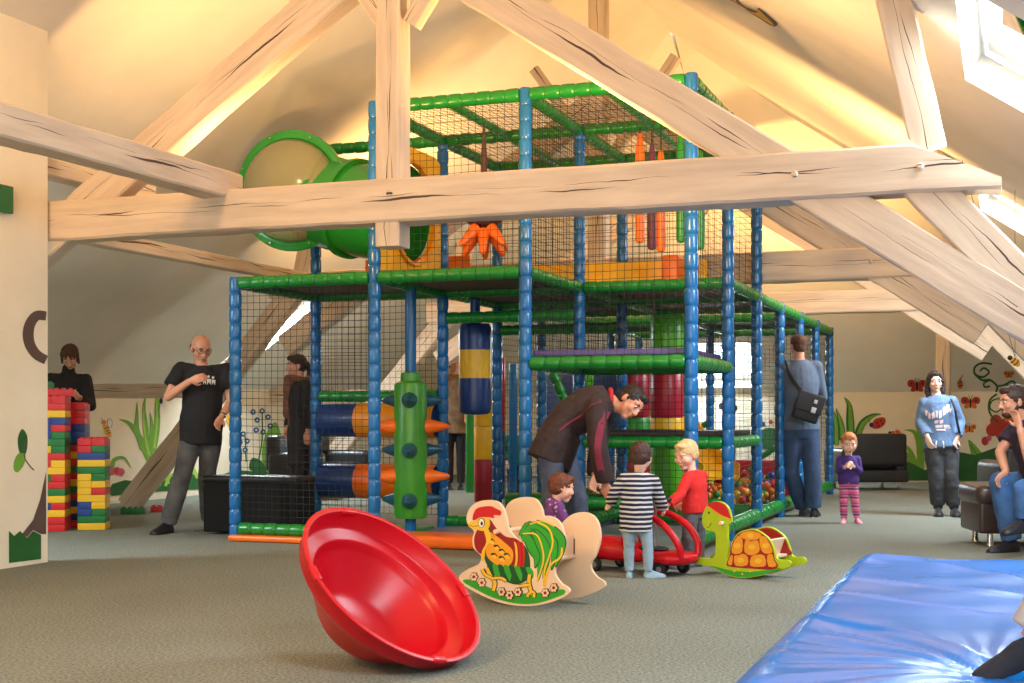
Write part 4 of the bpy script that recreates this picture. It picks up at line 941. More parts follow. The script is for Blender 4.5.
for q, x0 in ((-1,936.6),(1,943)): g.tube([W(x0,441,D-.17), W(x0+q*.6,444,D-.19), W(x0+q*.8,448,D-.18)], .006, 6)
build(g, 'drawstring', mat('cord_white',(232,232,228),.7), w10['root'])
g = MB(); pts = [W(p[0],p[1],p[2]) for p in spline([(951,399,D-.1),(955,409,D-.16),(957,422,D-.14),(960,434,D-.08)],4,False)]; g.tube(pts, .012, 8); build(g, 'bag_strap', M_bag, w10['root'])

# --- seated man at the right edge
D = 10.55
m11 = human('bearded man in navy t-shirt and blue jeans, seated on the leather bench', 1.0, 1.12,
 dict(head=(1013,402,D), neck=(1025,421,D), chest=(1029,440,D), pelvis=(1040,482,D), shl=(1027,428,D-.19), shr=(1018,427,D+.18), ell=(1030,462,D-.30), wrl=(1020,428,D-.28), hal=(1017,418,D-.25), elr=(1000,452,D+.12), wrr=(1006,472,D+.0), har=(1000,479,D-.02),
      hipl=(1039,487,D-.09), hipr=(1034,485,D+.09), knl=(1024,490,D-.42), anl=(1026,519,D-.42), toel=(1008,523,D-.5), knr=(1000,482,D+.04), anr=(1012,538,D+.04), toer=(1003,549,D-.0)),
 dirv(-.96,-.12,-.12), shirt=dict(m=cloth('tee_navy',(48,36,58)), sl=.65, inf=.02, loose=.012, name='t_shirt'), pants=dict(m=M_denimb, inf=.018, loose=.024, name='jeans', disp=.005), shoes=('shoe', S_dark), hair=('short', mat('hair_short_brown',(62,42,34),.6,var=.3,vs=30,bump=.4,bs=90)), curl=.4)
hp_ = m11['hp']; g = MB(); HRm = m11['HR']
g.ell(hp_(0,.045,-.080),(.045,.052,.034),HRm); g.ell(hp_(0,.085,-.047),(.026,.008,.006),HRm)
for q in (-1,1): g.cap(hp_(q*.067,.0,-.03),.012,hp_(q*.045,.035,-.075),.02)
solid(g, .006, 'beard', mat('beard_brown',(66,44,36),.7,bump=.5,bs=90), m11['root'], 2, .003, 60)
# --- someone sitting on the blue mat, only a foot in view
D = 5.05
human('person in grey trousers and black socks on the blue mat, one foot in view', .98, 1.0,
 dict(head=(1250,330,D), neck=(1245,385,D), chest=(1240,440,D), pelvis=(1225,610,D), shl=(1225,410,D-.2), shr=(1245,405,D+.2), ell=(1215,500,D-.3), wrl=(1190,560,D-.3), elr=(1240,500,D+.3), wrr=(1240,590,D+.4),
      hipl=(1218,625,D-.08), hipr=(1222,620,D+.1), knl=(1090,545,D-.05), anl=(1027,642,D+.0), toel=(985,658,D+.0), knr=(1120,560,D+.25), anr=(1075,640,D+.25), toer=(1030,655,D+.25)),
 dirv(-1,0,0), shirt=dict(m=cloth('tee_grey',(130,130,134)), sl=.6, inf=.02), pants=dict(m=cloth('trousers_light_grey',(168,164,158)), inf=.024, loose=.03, upto=1.9), shoes=('sock', cloth('sock_black',(30,32,42))), hair=('short', H_dark))
# --- people far behind, seen through the frame
D = 19.5
human('adult in a tan patterned jacket far behind the climbing frame, left of the punch bag', .95, 1.0,
 dict(head=(454,364,D), neck=(455,375,D), chest=(455,388,D), pelvis=(455,420,D), shl=(444,379,D), shr=(466,379,D), ell=(442,400,D), wrl=(444,416,D-.1), elr=(468,400,D), wrr=(466,416,D-.1),
      hipl=(449,424,D), hipr=(461,424,D), knl=(449,454,D), anl=(449,483,D), knr=(461,454,D), anr=(461,483,D), toel=(449,485,D-.3), toer=(461,485,D-.3)),
 dirv(.3,-.9,0), shirt=dict(m=cloth('jacket_tan',(128,104,76),var=.5), sl=1.9, inf=.03, hem=.1, name='jacket'), pants=dict(m=cloth('trousers_black',(28,28,32))), shoes=('shoe', S_dark), hair=('short', H_dark))
D = 16.6
human('child in a teal green top far inside, seen between the blue posts', .66, .9,
 dict(head=(517,426,D), neck=(516,436,D), chest=(516,445,D), pelvis=(516,464,D), shl=(508,439,D), shr=(524,439,D), ell=(505,452,D), wrl=(507,462,D-.1), elr=(527,452,D), wrr=(525,462,D-.1),
      hipl=(512,466,D), hipr=(520,466,D), knl=(512,483,D), anl=(512,497,D), knr=(520,483,D), anr=(520,497,D), toel=(512,500,D-.2), toer=(520,500,D-.2)),
 dirv(-.7,-.6,0), skin=M_skinb, shirt=dict(m=cloth('top_teal',(24,112,98)), sl=1.9, inf=.02), pants=dict(m=cloth('trousers_navy',(30,34,54))), shoes=('shoe', S_dark), hair=('child', H_blond))
# ================================================================= FOREGROUND TOYS
# --- red spinning bowl
M_red = mat('plastic_red', (190,6,26), .34, var=.04, spec=.35)
c = W(391.6, 584.6, 5.83); tw = (V((0,0,HC))-c).normalized(); ri_ = tw.cross(UP).normalized()*-1; ri_ = RIGHT-tw*RIGHT.dot(tw); ri_.normalize(); up_ = ri_.cross(tw)*-1; up_ = up_ if up_.z > 0 else -up_
n = (tw*.49+ri_*(.872*.616)+up_*(.872*.788)).normalized(); h = .295
t = thing('spinning_bowl', (c.x, c.y, 0), 'big red plastic spinning bowl tipped on its side on the carpet', 'spinning top')
b0 = c-n*h
out = [(.03,0),(.17,.0),(.195,.010),(.222,.035),(.325,.15),(.388,.205),(.420,.228),(.436,.245),(.446,.300),(.456,.306),(.458,.314),(.448,.318),(.434,.314),(.430,.300),(.418,.238),(.408,.228),(.352,.222),(.344,.214),(.338,.185),(.325,.165),(.205,.045),(.18,.022),(.03,.018)]
o = build(MB().lathe(b0, n, out, 72), 'shell', M_red, t, smooth=50)
zmin = min((o.matrix_local@v.co).z for v in o.data.vertices); 
for ch in kids(t): ch.location.z += -zmin if abs(zmin) > .0005 else 0
off = -zmin; x_, y_, _z = frame(n)
for a in (78, 165, 255, 345):
    d = x_*math.cos(math.radians(a))+y_*math.sin(math.radians(a)); sd = n.cross(d); Rm = Matrix((sd, d, n)).transposed()
    build(MB().box(b0+UP*off+n*.308+d*.440,(.085,.035,.026),Rm,bev=.012), 'grip_tab', M_red, t)

# --- painted rockers
M_cream = mat('birch_cream', (238,206,170), .45, var=.05, vs=5); A_red = mat('paint_red',(206,24,30),.4,var=.05); A_mar = mat('paint_maroon',(156,22,28),.4,var=.05); A_yel = mat('paint_yellow',(244,194,52),.4,var=.05)
A_or = mat('paint_orange',(240,160,36),.4,var=.05); A_grn = mat('paint_green',(52,166,44),.4,var=.05); A_dgr = mat('paint_dark_green',(22,84,36),.4,var=.05); A_blk = mat('paint_black',(24,20,20),.4,var=.05); A_wht = mat('paint_white',(240,236,226),.4,var=.03); A_brn = mat('paint_brown',(92,40,30),.4,var=.05)
q = lambda x, y: (440+x/4.878, 480+y/4.878)
Q = lambda L: [q(*p) for p in L]
n = dirv(-.60, -.80, 0); n.z = 0; n.normalize(); o0 = G(515, 606.5)
t = thing('rooster_rocker', (o0.x, o0.y, 0), 'cream rooster rocker with painted comb, green tail and flowers on its side panel', 'rocking toy')
outl = Q([(92,480),(105,455),(150,428),(190,408),(200,370),(165,335),(158,290),(165,250),(135,215),(130,175),(150,130),(190,105),(240,98),(285,110),(312,150),(322,190),(335,240),(360,275),(385,290),(400,255),(430,215),(470,185),(520,175),(565,190),(595,230),(606,290),(600,340),(580,400),(560,430),(562,465),(590,505),(622,525),(630,550),(600,572),(540,596),(470,612),(400,615),(320,605),(240,580),(160,540),(110,510)])
def plate(name, outline, o, n, th, m, parent, k=4, label=None):
    P = [PL(p[0], p[1], o, n) for p in spline(outline, k)]; g = MB(); g.prism(P, -n, th); return build(g, name, m, parent, smooth=30, label=label)
pf = plate('side_panel', outl, o0, n, .018, M_cream, t)
sep = .36
# back panel: same outline moved back along the normal
P = [PL(p[0], p[1], o0, n)-n*(sep) for p in spline(outl, 4)]; g = MB(); g.prism(P, -n, .018); build(g, 'side_panel', M_cream, t, smooth=30)
e1 = UP.cross(n).normalized()       # along the panel, to the right in view
def onp(x, y, d=0): return PL(*q(x,y), o0, n)-n*d
sc_ = onp(395,390,sep/2+.01); R = Matrix((e1, n, UP)).transposed()
build(MB().box(sc_+UP*.0,(.26,sep-.018,.018),R,bev=.004), 'seat', M_cream, t); build(MB().box(onp(470,350,sep/2+.01),(.018,sep-.018,.14),R,bev=.004), 'backrest', M_cream, t); build(MB().box(onp(470,352,sep-.002),(.03,.006,.10),R,bev=.002), 'tenon', A_brn, t)
build(MB().lathe(onp(285,250,-.035), -n, [(.012,0),(.014,.01),(.014,sep+.08),(.012,sep+.09)], 14), 'handle', M_cream, t)
build(MB().box(onp(300,500,sep/2+.01),(.16,sep-.018,.016),R,bev=.004), 'foot_board', M_cream, t)
a = Art(o0, n)
S = lambda L, m, k=4: a.shape(Q(L), m, k)
S([(115,487),(160,487),(230,520),(300,545),(400,553),(500,548),(570,535),(608,536),(606,556),(560,576),(480,600),(400,605),(320,592),(240,566),(160,525),(118,500)], A_grn)
S([(190,235),(170,270),(168,310),(180,345),(205,362),(225,345),(228,300),(240,250),(225,225)], A_mar)                                    # wattle
S([(240,190),(270,240),(310,280),(370,290),(420,330),(440,400),(430,480),(370,510),(300,480),(240,430),(215,370),(225,300),(235,250)], A_dgr)   # body dark base
S([(245,195),(275,235),(320,275),(375,288),(405,330),(408,390),(380,450),(350,470),(352,400),(340,330),(300,290),(255,262)], A_mar)          # cape
S([(232,255),(262,262),(310,300),(355,345),(352,400),(320,425),(270,410),(232,375),(224,330),(240,300)], A_or)
for x, y in ((250,300),(275,330),(300,350),(262,370),(300,385),(325,370)): S([(x-14,y-10),(x+6,y-14),(x+18,y+2),(x+4,y+6)], A_blk, 3); S([(x-10,y),(x+8,y-6),(x+16,y+10),(x+2,y+12)], A_yel, 3)
for dx in (0,18,34): S([(362+dx,300),(376+dx,320),(380+dx,390),(366+dx,440),(360+dx,440),(370+dx,385),(366+dx,325)], A_red if dx else A_yel, 3)
# feathered green belly
for k in range(8):
    x = 232+k*27; S([(x,405+k*3),(x+22,415+k*2),(x+36,455),(x+30,500-abs(k-4)*6),(x+14,470),(x+2,440)], A_grn if k % 2 else A_dgr, 3)
# tail feathers
for k, (bx, by, mx_, my, ex, ey, w_) in enumerate(((395,275,480,230,480,490,44),(420,250,510,230,505,480,42),(440,225,545,235,545,440,40),(470,205,590,235,565,425,36),(400,290,455,290,465,430,40))):
    a.shape(stroke(Q([(bx,by),((bx+mx_)/2,my-6),(mx_,my+50),((mx_+ex)/2+14,(my+ey)/2+20),(ex,ey)]), lambda u, w_=w_: (w_+10)/4.878*math.sin(math.pi*min(.97,u*.8+.16)), 5), A_dgr)
    a.shape(stroke(Q([(bx,by),((bx+mx_)/2,my-6),(mx_,my+50),((mx_+ex)/2+14,(my+ey)/2+20),(ex,ey-8)]), lambda u, w_=w_: w_/4.878*math.sin(math.pi*min(.97,u*.8+.16)), 5), A_grn)
a.shape(stroke(Q([(475,205),(530,235),(552,300),(535,370),(512,440),(508,520)]), 1.7, 5), A_yel); a.shape(stroke(Q([(405,262),(470,265),(500,330),(505,400),(475,495)]), 1.5, 5), A_yel)
a.shape(stroke(Q([(597,330),(590,375),(545,410),(525,450),(512,520)]), 2.0, 5), A_yel); a.shape(stroke(Q([(440,215),(500,200),(560,225)]), 1.4, 5), A_yel)
# neck yellow, head, beak, comb, eye
S([(215,240),(235,235),(250,290),(225,330),(218,380),(205,395),(206,350),(228,300)], A_yel)
S([(178,200),(200,180),(235,185),(245,215),(232,240),(205,248),(180,235)], A_yel); S([(140,212),(165,200),(190,205),(192,238),(168,240),(145,228)], A_yel)
S([(162,195),(165,165),(180,140),(210,130),(250,128),(275,140),(298,152),(295,172),(262,170),(265,185),(235,180),(200,182),(180,190)], A_red)
a.shape(ngon(*q(205,208),3.4,4.8), A_blk); a.shape(ngon(*q(204,209),2.8,4.2), A_wht); a.shape(ngon(*q(206,212),1.2,2), A_blk); a.line(Q([(145,222),(168,226),(190,222)]), .5, A_blk)
# legs and feet
for L in ([(230,430),(250,470),(270,500),(262,540)],[(440,460),(436,500),(450,560)]): a.line(Q(L), 4.6, A_blk); a.line(Q(L), 3.4, A_yel)
for L in ([(258,480),(300,478),(325,492)],[(255,478),(222,460),(208,435)],[(440,510),(405,515),(385,518)],[(446,540),(462,552),(460,572)],[(446,545),(432,560),(430,570)]): a.line(Q(L), 3.8, A_blk); a.line(Q(L), 2.7, A_yel)
for x, y in ((168,472),(207,500),(303,545),(343,562),(384,546),(518,550),(560,525)):
    for k in range(6): a.shape(ngon(q(x,y)[0]+2.5*math.cos(k*1.047), q(x,y)[1]+2.9*math.sin(k*1.047), 1.75, 2.0, 10), A_brn)
    for k in range(6): a.shape(ngon(q(x,y)[0]+2.5*math.cos(k*1.047), q(x,y)[1]+2.9*math.sin(k*1.047), 1.3, 1.5, 10), A_cr if 'A_cr' in globals() else M_cream)
    a.shape(ngon(*q(x,y),1.5), A_mar)
a.done('painted_rooster', t)

# --- turtle rocker
q = lambda x, y: (690+x/7.19, 490+y/7.19)
Q = lambda L: [q(*p) for p in L]
o0 = G(742, 578.5); M_lime = mat('paint_lime', (176,206,26), .4, var=.05); A_shell = A_or
t = thing('turtle_rocker', (o0.x, o0.y, 0), 'lime green turtle rocker with a yellow and orange shell and a red cap', 'rocking toy')
def two(outline, m, nm, both=True, th=.02, seq=4, m2=None):
    plate(nm, Q(outline), o0, n, th, m, t, seq)
    if both: P = [PL(p[0], p[1], o0, n)-n*SEP for p in spline(Q(both), seq)]; g = MB(); g.prism(P, -n, th); build(g, nm, m2 or m, t, smooth=30)
body = [(25,500),(60,485),(120,492),(165,490),(178,470),(185,380),(178,305),(120,290),(92,250),(88,190),(105,140),(130,105),(175,82),(225,85),(262,110),(285,150),(300,215),(292,238),(276,250),(272,330),(276,440),(265,490),(290,440),(300,380),(340,315),(400,285),(460,282),(520,310),(575,360),(605,430),(618,480),(640,500),(700,505),(722,520),(722,545),(690,560),(640,570),(560,600),(480,622),(400,632),(320,628),(240,600),(180,565),(130,545),(60,535),(25,525)]
SEP = .23
rear = [(25,500),(60,485),(120,492),(200,495),(265,490),(290,440),(300,380),(340,315),(400,285),(460,282),(520,310),(575,360),(605,430),(618,480),(640,500),(700,505),(722,520),(722,545),(690,560),(640,570),(560,600),(480,622),(400,632),(320,628),(240,600),(180,565),(130,545),(60,535),(25,525)]
two(body, M_lime, 'side_panel', rear)
P = lambda x, y, d=0: PL(*q(x,y), o0, n)-n*d
R = Matrix((e1, n, UP)).transposed()
build(MB().box(P(480,480,.125),(.22,.21,.018),R,bev=.004), 'seat', M_cream, t); build(MB().box(P(545,425,.125),(.016,.21,.13),R@Matrix.Rotation(math.radians(20),3,'Y'),bev=.004), 'backrest', M_cream, t)
build(MB().lathe(P(235,238,-.04), -n, [(.011,0),(.014,.01),(.014,.11),(.011,.12)], 14), 'handle', M_cream, t)
build(MB().box(P(150,510,.125),(.10,.21,.016),R,bev=.004), 'foot_board', M_lime, t)
a = Art(o0, n)
S = lambda L, m, k=4: a.shape(Q(L), m, k)
S([(130,545),(200,555),(280,575),(400,588),(520,580),(620,560),(650,566),(560,598),(480,618),(400,627),(320,622),(240,596),(180,562)], A_grn)
S([(262,535),(285,470),(298,400),(335,330),(395,295),(460,290),(520,318),(570,365),(598,430),(610,500),(635,545),(600,572),(500,570),(380,562),(290,552)], A_mar)
for L in ([(355,325),(400,298),(460,297),(515,322),(490,352),(430,362),(385,350)],[(345,330),(378,358),(376,440),(345,460),(302,452),(306,395)],[(398,360),(440,370),(488,362),(502,430),(482,455),(440,470),(392,445)],
          [(500,352),(528,330),(562,365),(590,420),(592,450),(545,458),(512,430)],[(300,468),(308,480),(300,540),(272,530),(284,490)],[(322,470),(350,470),(380,458),(415,480),(412,540),(330,545),(316,500)],
          [(440,482),(480,465),(535,470),(546,540),(500,552),(435,545)],[(556,470),(594,462),(604,505),(622,545),(565,550)]): S(L, A_or, 2); 
for x, y in ((435,328),(340,400),(445,410),(545,400),(365,505),(490,510)): a.shape(ngon(*q(x,y),3.4,2.6), A_yel)
S([(122,108),(160,88),(200,84),(240,100),(268,130),(285,175),(296,205),(270,200),(230,180),(180,150),(150,128)], A_red); a.line(Q([(120,112),(150,132),(190,160),(235,188),(290,208)]), 1.2, A_or)
a.shape(ngon(*q(137,163),.8,1.3), A_blk); a.line(Q([(118,268),(135,268),(150,248),(154,236)]), .45, A_brn)
for x, y in ((320,585),(345,570),(378,605),(435,585),(450,580)): a.shape(ngon(*q(x,y),1.0,.9), A_yel)
a.done('painted_turtle', t)
# dark red half shell of the rear panel, facing inward
a = Art(o0-n*(SEP-.003), n)
qq = []
for p in Q([(298,400),(335,330),(395,295),(460,290),(520,318),(570,365),(598,430),(606,490),(300,490)]):
    w_ = PL(p[0], p[1], o0, n)-n*(SEP-.003); d_ = w_-V((0,0,HC)); D_ = d_.dot(VIEW); qq.append((CX+F*d_.dot(RIGHT)/D_, HY-F*d_.z/D_))
a.shape(qq, A_mar, 4); a.done('painted_shell', t)

# --- red swing car
D = 9.5; t = thing('ride_on_car', W(650,566,9.45), 'low red ride-on swing car with a looped guard and grey steering column', 'ride-on toy')
cen = G(640,572); ax = (G(690,571)-G(600,563)).normalized(); ax.z = 0; ax.normalize(); sd = UP.cross(ax)
def C_(u, v, z): return cen+ax*u+sd*v+UP*z
rs = []
for u, w_, zl, zh in ((-.42,.06,.10,.17),(-.40,.12,.085,.20),(-.32,.17,.075,.235),(-.18,.17,.07,.22),(-.05,.13,.07,.20),(.08,.12,.07,.17),(.20,.16,.07,.16),(.32,.17,.07,.165),(.40,.13,.08,.16),(.435,.05,.10,.14)):
    rs.append([C_(u, w_*(abs(math.cos(a))**.7)*(1 if math.cos(a) > 0 else -1), (zl+zh)/2+(zh-zl)/2*(abs(math.sin(a))**.7)*(1 if math.sin(a) > 0 else -1)) for a in [2*math.pi*i/24 for i in range(24)]])
solid(MB().rings(rs), .009, 'body_shell', M_red, t, 3)
lp = []
for s_ in (-1,1):
    build(MB().tube([C_(p[0],s_*p[1],p[2]) for p in spline([(.40,.10,.13),(.39,.12,.22),(.30,.13,.33),(.16,.12,.40),(.04,.10,.41),(-.03,.09,.36),(-.06,.10,.24),(-.04,.11,.17)],4,False)], .024, 12), 'guard_loop', M_red, t)
build(MB().lathe(C_(.12,0,.13), ax*.02+UP, [(.016,0),(.014,.02),(.014,.36),(.016,.37)], 14), 'steering_column', M_steel, t)
build(MB().tube([C_(.12+.10*math.cos(a),.12*math.sin(a),.505) for a in [2*math.pi*i/24 for i in range(25)]], .014, 10), 'steering_wheel', mat('rubber_black',(28,28,30),.6), t)
build(MB().ell(C_(.10,0,.17),(.13,.09,.02),Matrix((ax,sd,UP)).transposed()), 'foot_well', mat('rubber_black',(28,28,30),.6), t)
for u, v in ((-.27,.15),(-.27,-.15),(.26,.14),(.26,-.14),(.14,.07),(.14,-.07)):
    w_ = build(MB().lathe(C_(u,v-.018,.048), sd, [(.012,0),(.042,.002),(.048,.010),(.048,.028),(.042,.036),(.012,.038)], 20), 'wheel', mat('rubber_black',(28,28,30),.6), t)
    build(MB().lathe(C_(u,v-.022,.048), sd, [(.02,0),(.022,.004),(.022,.042),(.02,.046)], 14), 'hub', mat('hub_grey',(120,120,124),.5), w_)

# --- blue crash mat
M_mat = mat('vinyl_sky_blue', (14,116,206), .24, var=.05, vs=2)
X0, X1, Y0, Y1, zt = -.93, 1.9, 2.6, 9.5, .13
ft = V((G(985,667,.13).x+.02, G(985,667,.13).y, 0)); nx, ny = 150, 330; vs = []; fs = []
def hz(x, y):
    e = min(x-X0, X1-x, y-Y0, Y1-y); k = min(1, e/.10); d = math.hypot(x-ft.x, (y-ft.y)*.8); an = math.atan2(y-ft.y, x-ft.x)
    w1 = noise.noise(V((x*.5+y*.3, y*.9-x*.55, 1)))*.020+noise.noise(V((x*.6-1, y*2.2-x*1.5, 5)))*.012
    ra = noise.noise(V((math.cos(an)*3.6, math.sin(an)*3.6, d*.25)))*.022*math.exp(-((d-.6)/.8)**2)+.011*noise.noise(V((math.cos(an)*8, math.sin(an)*8, d*.3+3)))*math.exp(-((d-.3)/.7)**2)
    s_ = .66*x-.75*y; t_ = .75*x+.66*y; far = 1-math.exp(-(d/1.6)**2)
    w1 += (noise.noise(V((s_*.4, t_*2.0, 4)))*.018)*far
    c1 = noise.noise(V((s_*.4, t_*1.1, 9)))*1.6; rid = .013*math.exp(-(c1/.05)**2)
    dent = -.045*math.exp(-(d/.22)**2)
    ed = noise.noise(V((x*.9, y*4, 2)))*.008*math.exp(-(x-X0)/.4)
    return zt+(w1+ra+rid+ed)*k+dent-(1-math.sin(k*math.pi/2))*.035
for j in range(ny+1):
    for i in range(nx+1):
        x = X0+(X1-X0)*i/nx; y = Y0+(Y1-Y0)*j/ny; vs.append(V((x, y, hz(x, y))))
fs = [(j*(nx+1)+i, j*(nx+1)+i+1, (j+1)*(nx+1)+i+1, (j+1)*(nx+1)+i) for j in range(ny) for i in range(nx)]
bd = [i for i in range(nx+1)]+[j*(nx+1)+nx for j in range(1, ny+1)]+[ny*(nx+1)+i for i in range(nx-1, -1, -1)]+[j*(nx+1) for j in range(ny-1, 0, -1)]
b = len(vs); vs += [V((vs[k].x, vs[k].y, .002)) for k in bd]; m_ = len(bd)
fs += [(bd[(k+1) % m_], bd[k], b+k, b+(k+1) % m_) for k in range(m_)]; fs.append(tuple(b+k for k in range(m_-1, -1, -1)))
g = MB(); g.add(vs, fs); o = build(g, 'crash_mat', M_mat, None, smooth=50); tag(o, 'large wrinkled glossy blue gym mat on the carpet at the lower right', 'gym mat')

# ================================================================= TOY BRICK TOWERS
BCOL = {'red':(206,30,34),'yellow':(238,184,30),'blue':(28,60,132),'green':(20,112,46)}
BM = {k: mat('brick_'+k, v, .35, var=.04) for k, v in BCOL.items()}; bmesh_cache = {}
BH = .066
def brick_mesh(nx, ny, col, st=True):
    k = (nx, ny, col, st)
    if k not in bmesh_cache:
        u = .0635; g = MB(); g.box((0,0,BH/2), (nx*u-.002, ny*u-.002, BH-.002), bev=.003)
        for i in range(nx if st else 0):
            for j in range(ny): g.lathe(((i-(nx-1)/2)*u,(j-(ny-1)/2)*u,BH-.001),(0,0,1),[(.019,0),(.019,.012),(.017,.015),(.004,.0151)],12)
        bmesh_cache[k] = g.mesh('toy_brick', BM[col], 35)
    return bmesh_cache[k]
def brick(nx, ny, col, p, rz, where, grp, st=True):
    o = bpy.data.objects.new('toy_brick', brick_mesh(nx, ny, col, st)); COL.objects.link(o); o.location = p; o.rotation_euler = (0,0,rz)
    tag(o, '%s toy brick %s' % (col, where), 'toy brick', grp); return o
ORD = ['bottom','second','third','fourth','fifth','sixth','seventh','eighth','ninth','tenth','eleventh','twelfth','thirteenth','fourteenth','fifteenth','sixteenth','seventeenth','eighteenth','nineteenth','twentieth']
rz0 = math.atan2(SN, CN)+math.radians(6)
def tower(px, D, cols, tname, z0=0, w=4):
    c = W(px, 415, D); c.z = 0; xr = V((math.cos(rz0), math.sin(rz0), 0)); yr = V((-math.sin(rz0), math.cos(rz0), 0)); u = .0635
    for k, row in enumerate(cols):
        lay = ORD[k]
        if isinstance(row, str): row = (row,)
        if len(row) == 1:
            for s_, nm in ((-1,'front'),(1,'rear')): brick(4, 2, row[0], c+yr*(s_*u)+UP*(z0+k*BH), rz0, 'in the %s tower, %s layer, %s half' % (tname, lay, nm), 'toy bricks of the '+tname+' tower', k == len(cols)-1)
        else:
            for s_, cl in zip((-1,1), row): brick(2, 4, cl, c+xr*(s_*u)+UP*(z0+k*BH), rz0, 'in the %s tower, %s layer, %s half' % (tname, lay, 'left' if s_ < 0 else 'right'), 'toy bricks of the '+tname+' tower', k == len(cols)-1)
R1, Y1_, B1, G1 = 'red', 'yellow', 'blue', 'green'
tower(54, 12.55, [R1,R1,Y1_,(B1,R1),Y1_,G1,R1,(G1,R1),Y1_,(R1,Y1_),R1,(Y1_,G1),G1,(B1,G1),(B1,R1),(B1,B1),Y1_,R1,(R1,R1)], 'left')
tower(74, 13.0, [R1,(R1,B1),Y1_,B1,R1,G1,Y1_,R1,G1,R1,Y1_,R1,(R1,B1),B1,(R1,B1),R1,(B1,R1),R1], 'middle')
tower(94, 12.7, [Y1_,G1,(B1,G1),(B1,Y1_),Y1_,(Y1_,R1),(Y1_,Y1_),(Y1_,G1),G1,Y1_,B1,(R1,G1),(R1,R1)], 'right')
for (x, y, dz, col, nm, nx_) in ((60,12.6,19,R1,'topmost red of the bridge',4),(46,12.7,19,Y1_,'at the upper left of the bridge',2)):
    c = W(x, 415, y); c.z = dz*BH; brick(nx_, 2, col, c, rz0+.2, 'lying on the left tower, '+nm, 'toy bricks on the tower tops')
c = W(46,415,12.7); c.z = 20*BH; brick(2, 2, G1, c, rz0+.4, 'lying on a yellow one at the upper left', 'toy bricks on the tower tops')
for px, py, col, nx_, lab in ((133,514,G1,4,'lying alone on the carpet between the towers and the stepping man'),(157,512,R1,2,'lying on the carpet behind the front shoe of the stepping man'),(45,531,R1,2,'lying at the foot of the left tower by the partition wall')):
    p = G(px, py); brick(nx_, 2, col, p, .5, lab, None) 

# ================================================================= SEATS AND BOXES
M_lea = mat('leather_brown', (62,50,46), .32, var=.15, bump=.3, bs=30); M_leab = mat('leather_black', (40,40,42), .35, var=.1, bump=.3, bs=30); M_velv = mat('box_black', (12,10,10), .75, spec=.3)
yawR = Matrix.Rotation(math.atan2(SN,CN), 3, 'Z')
# long black box beside the frame
p0 = G(203,533); p1 = G(303,521); 
cx0 = p0+(p1-p0)*.5; L = (p1-p0).length; a_ = math.atan2((p1-p0).y, (p1-p0).x); Rb = Matrix.Rotation(a_, 3, 'Z')
t = thing('storage_bench', (cx0.x, cx0.y, 0), 'long black upholstered storage box standing behind the left corner of the frame', 'box')
Rb = Matrix.Rotation(0, 3, 'Z'); pc = G(203,534); 
bw_ = .95; bd_ = .36; c = V((-6.24-.02-.0, 0, 0))
build(MB().box((pc.x+bw_/2, pc.y+bd_/2, .25),(bw_,bd_,.46),bev=.02), 'base', M_velv, t); build(MB().box((pc.x+bw_/2, pc.y+bd_/2, .50),(bw_+.02,bd_+.02,.06),bev=.025), 'lid', mat('lid_black',(18,15,15),.45), t)
t.location = (pc.x+bw_/2, pc.y+bd_/2, 0)
for ch in kids(t): ch.location -= V((pc.x+bw_/2-cx0.x, pc.y+bd_/2-cx0.y, 0))
def armchair(name, c, rz, w, label, mlea, cat='armchair', h=.80, sofa=False):
    t = thing(name, c, label, cat); R = Matrix.Rotation(rz, 3, 'Z'); c = V(c)
    def bx(nm, p, d, bev, m=mlea): return build(MB().box(c+R@V(p), d, R, bev=bev), nm, m, t)
    bx('base', (0,0,.20), (w,.78,.17), .03); bx('seat', (0,-.06,.36), (w-.34,.66,.17), .06); bx('backrest', (0,.30,.58), (w-.06,.20,h-.33), .06)
    for s_ in (-1,1):
        bx('armrest', (s_*(w/2-.09),-.04,.40), (.19,.78,.40), .075)
        for y in (-.3,.3): bx('leg', (s_*(w/2-.12),y,.06), (.05,.05,.12), .006, M_steel)
    return t
armchair('armchair', G(866,489), math.radians(-172+20), .98, 'black leather armchair with chrome feet against the mural wall, behind the small girl', M_leab)
armchair('sofa', V((-8.6,15.9,0)), math.radians(90), 1.5, 'dark sofa behind the net on the left, under the sloping window', M_leab, 'sofa')
armchair('armchair', V((W(1016,415,14.2).x, W(1016,415,14.2).y, 0)), math.radians(200), .55, 'black armchair behind the seated bearded man', M_leab, h=.92)
# leather seat the man sits on
c = V((W(1040,415,11.2).x, W(1040,415,11.2).y, 0))
t = thing('leather_bench', c, 'dark brown leather bench seat with chrome feet at the right edge', 'bench'); Rz = Matrix.Rotation(math.atan2(SN,CN)-math.radians(4), 3, 'Z')
build(MB().box(c+UP*.24, (1.15,.62,.26), Rz, bev=.03), 'base', M_lea, t); build(MB().box(c+UP*.425, (1.20,.68,.17), Rz, bev=.075), 'seat', M_lea, t)
for x in (-.47,.47):
    for y in (-.22,.22): build(MB().lathe(c+Rz@V((x,y,0)), UP, [(.03,0),(.03,.02),(.024,.03),(.024,.12)], 16), 'leg', M_steel, t)
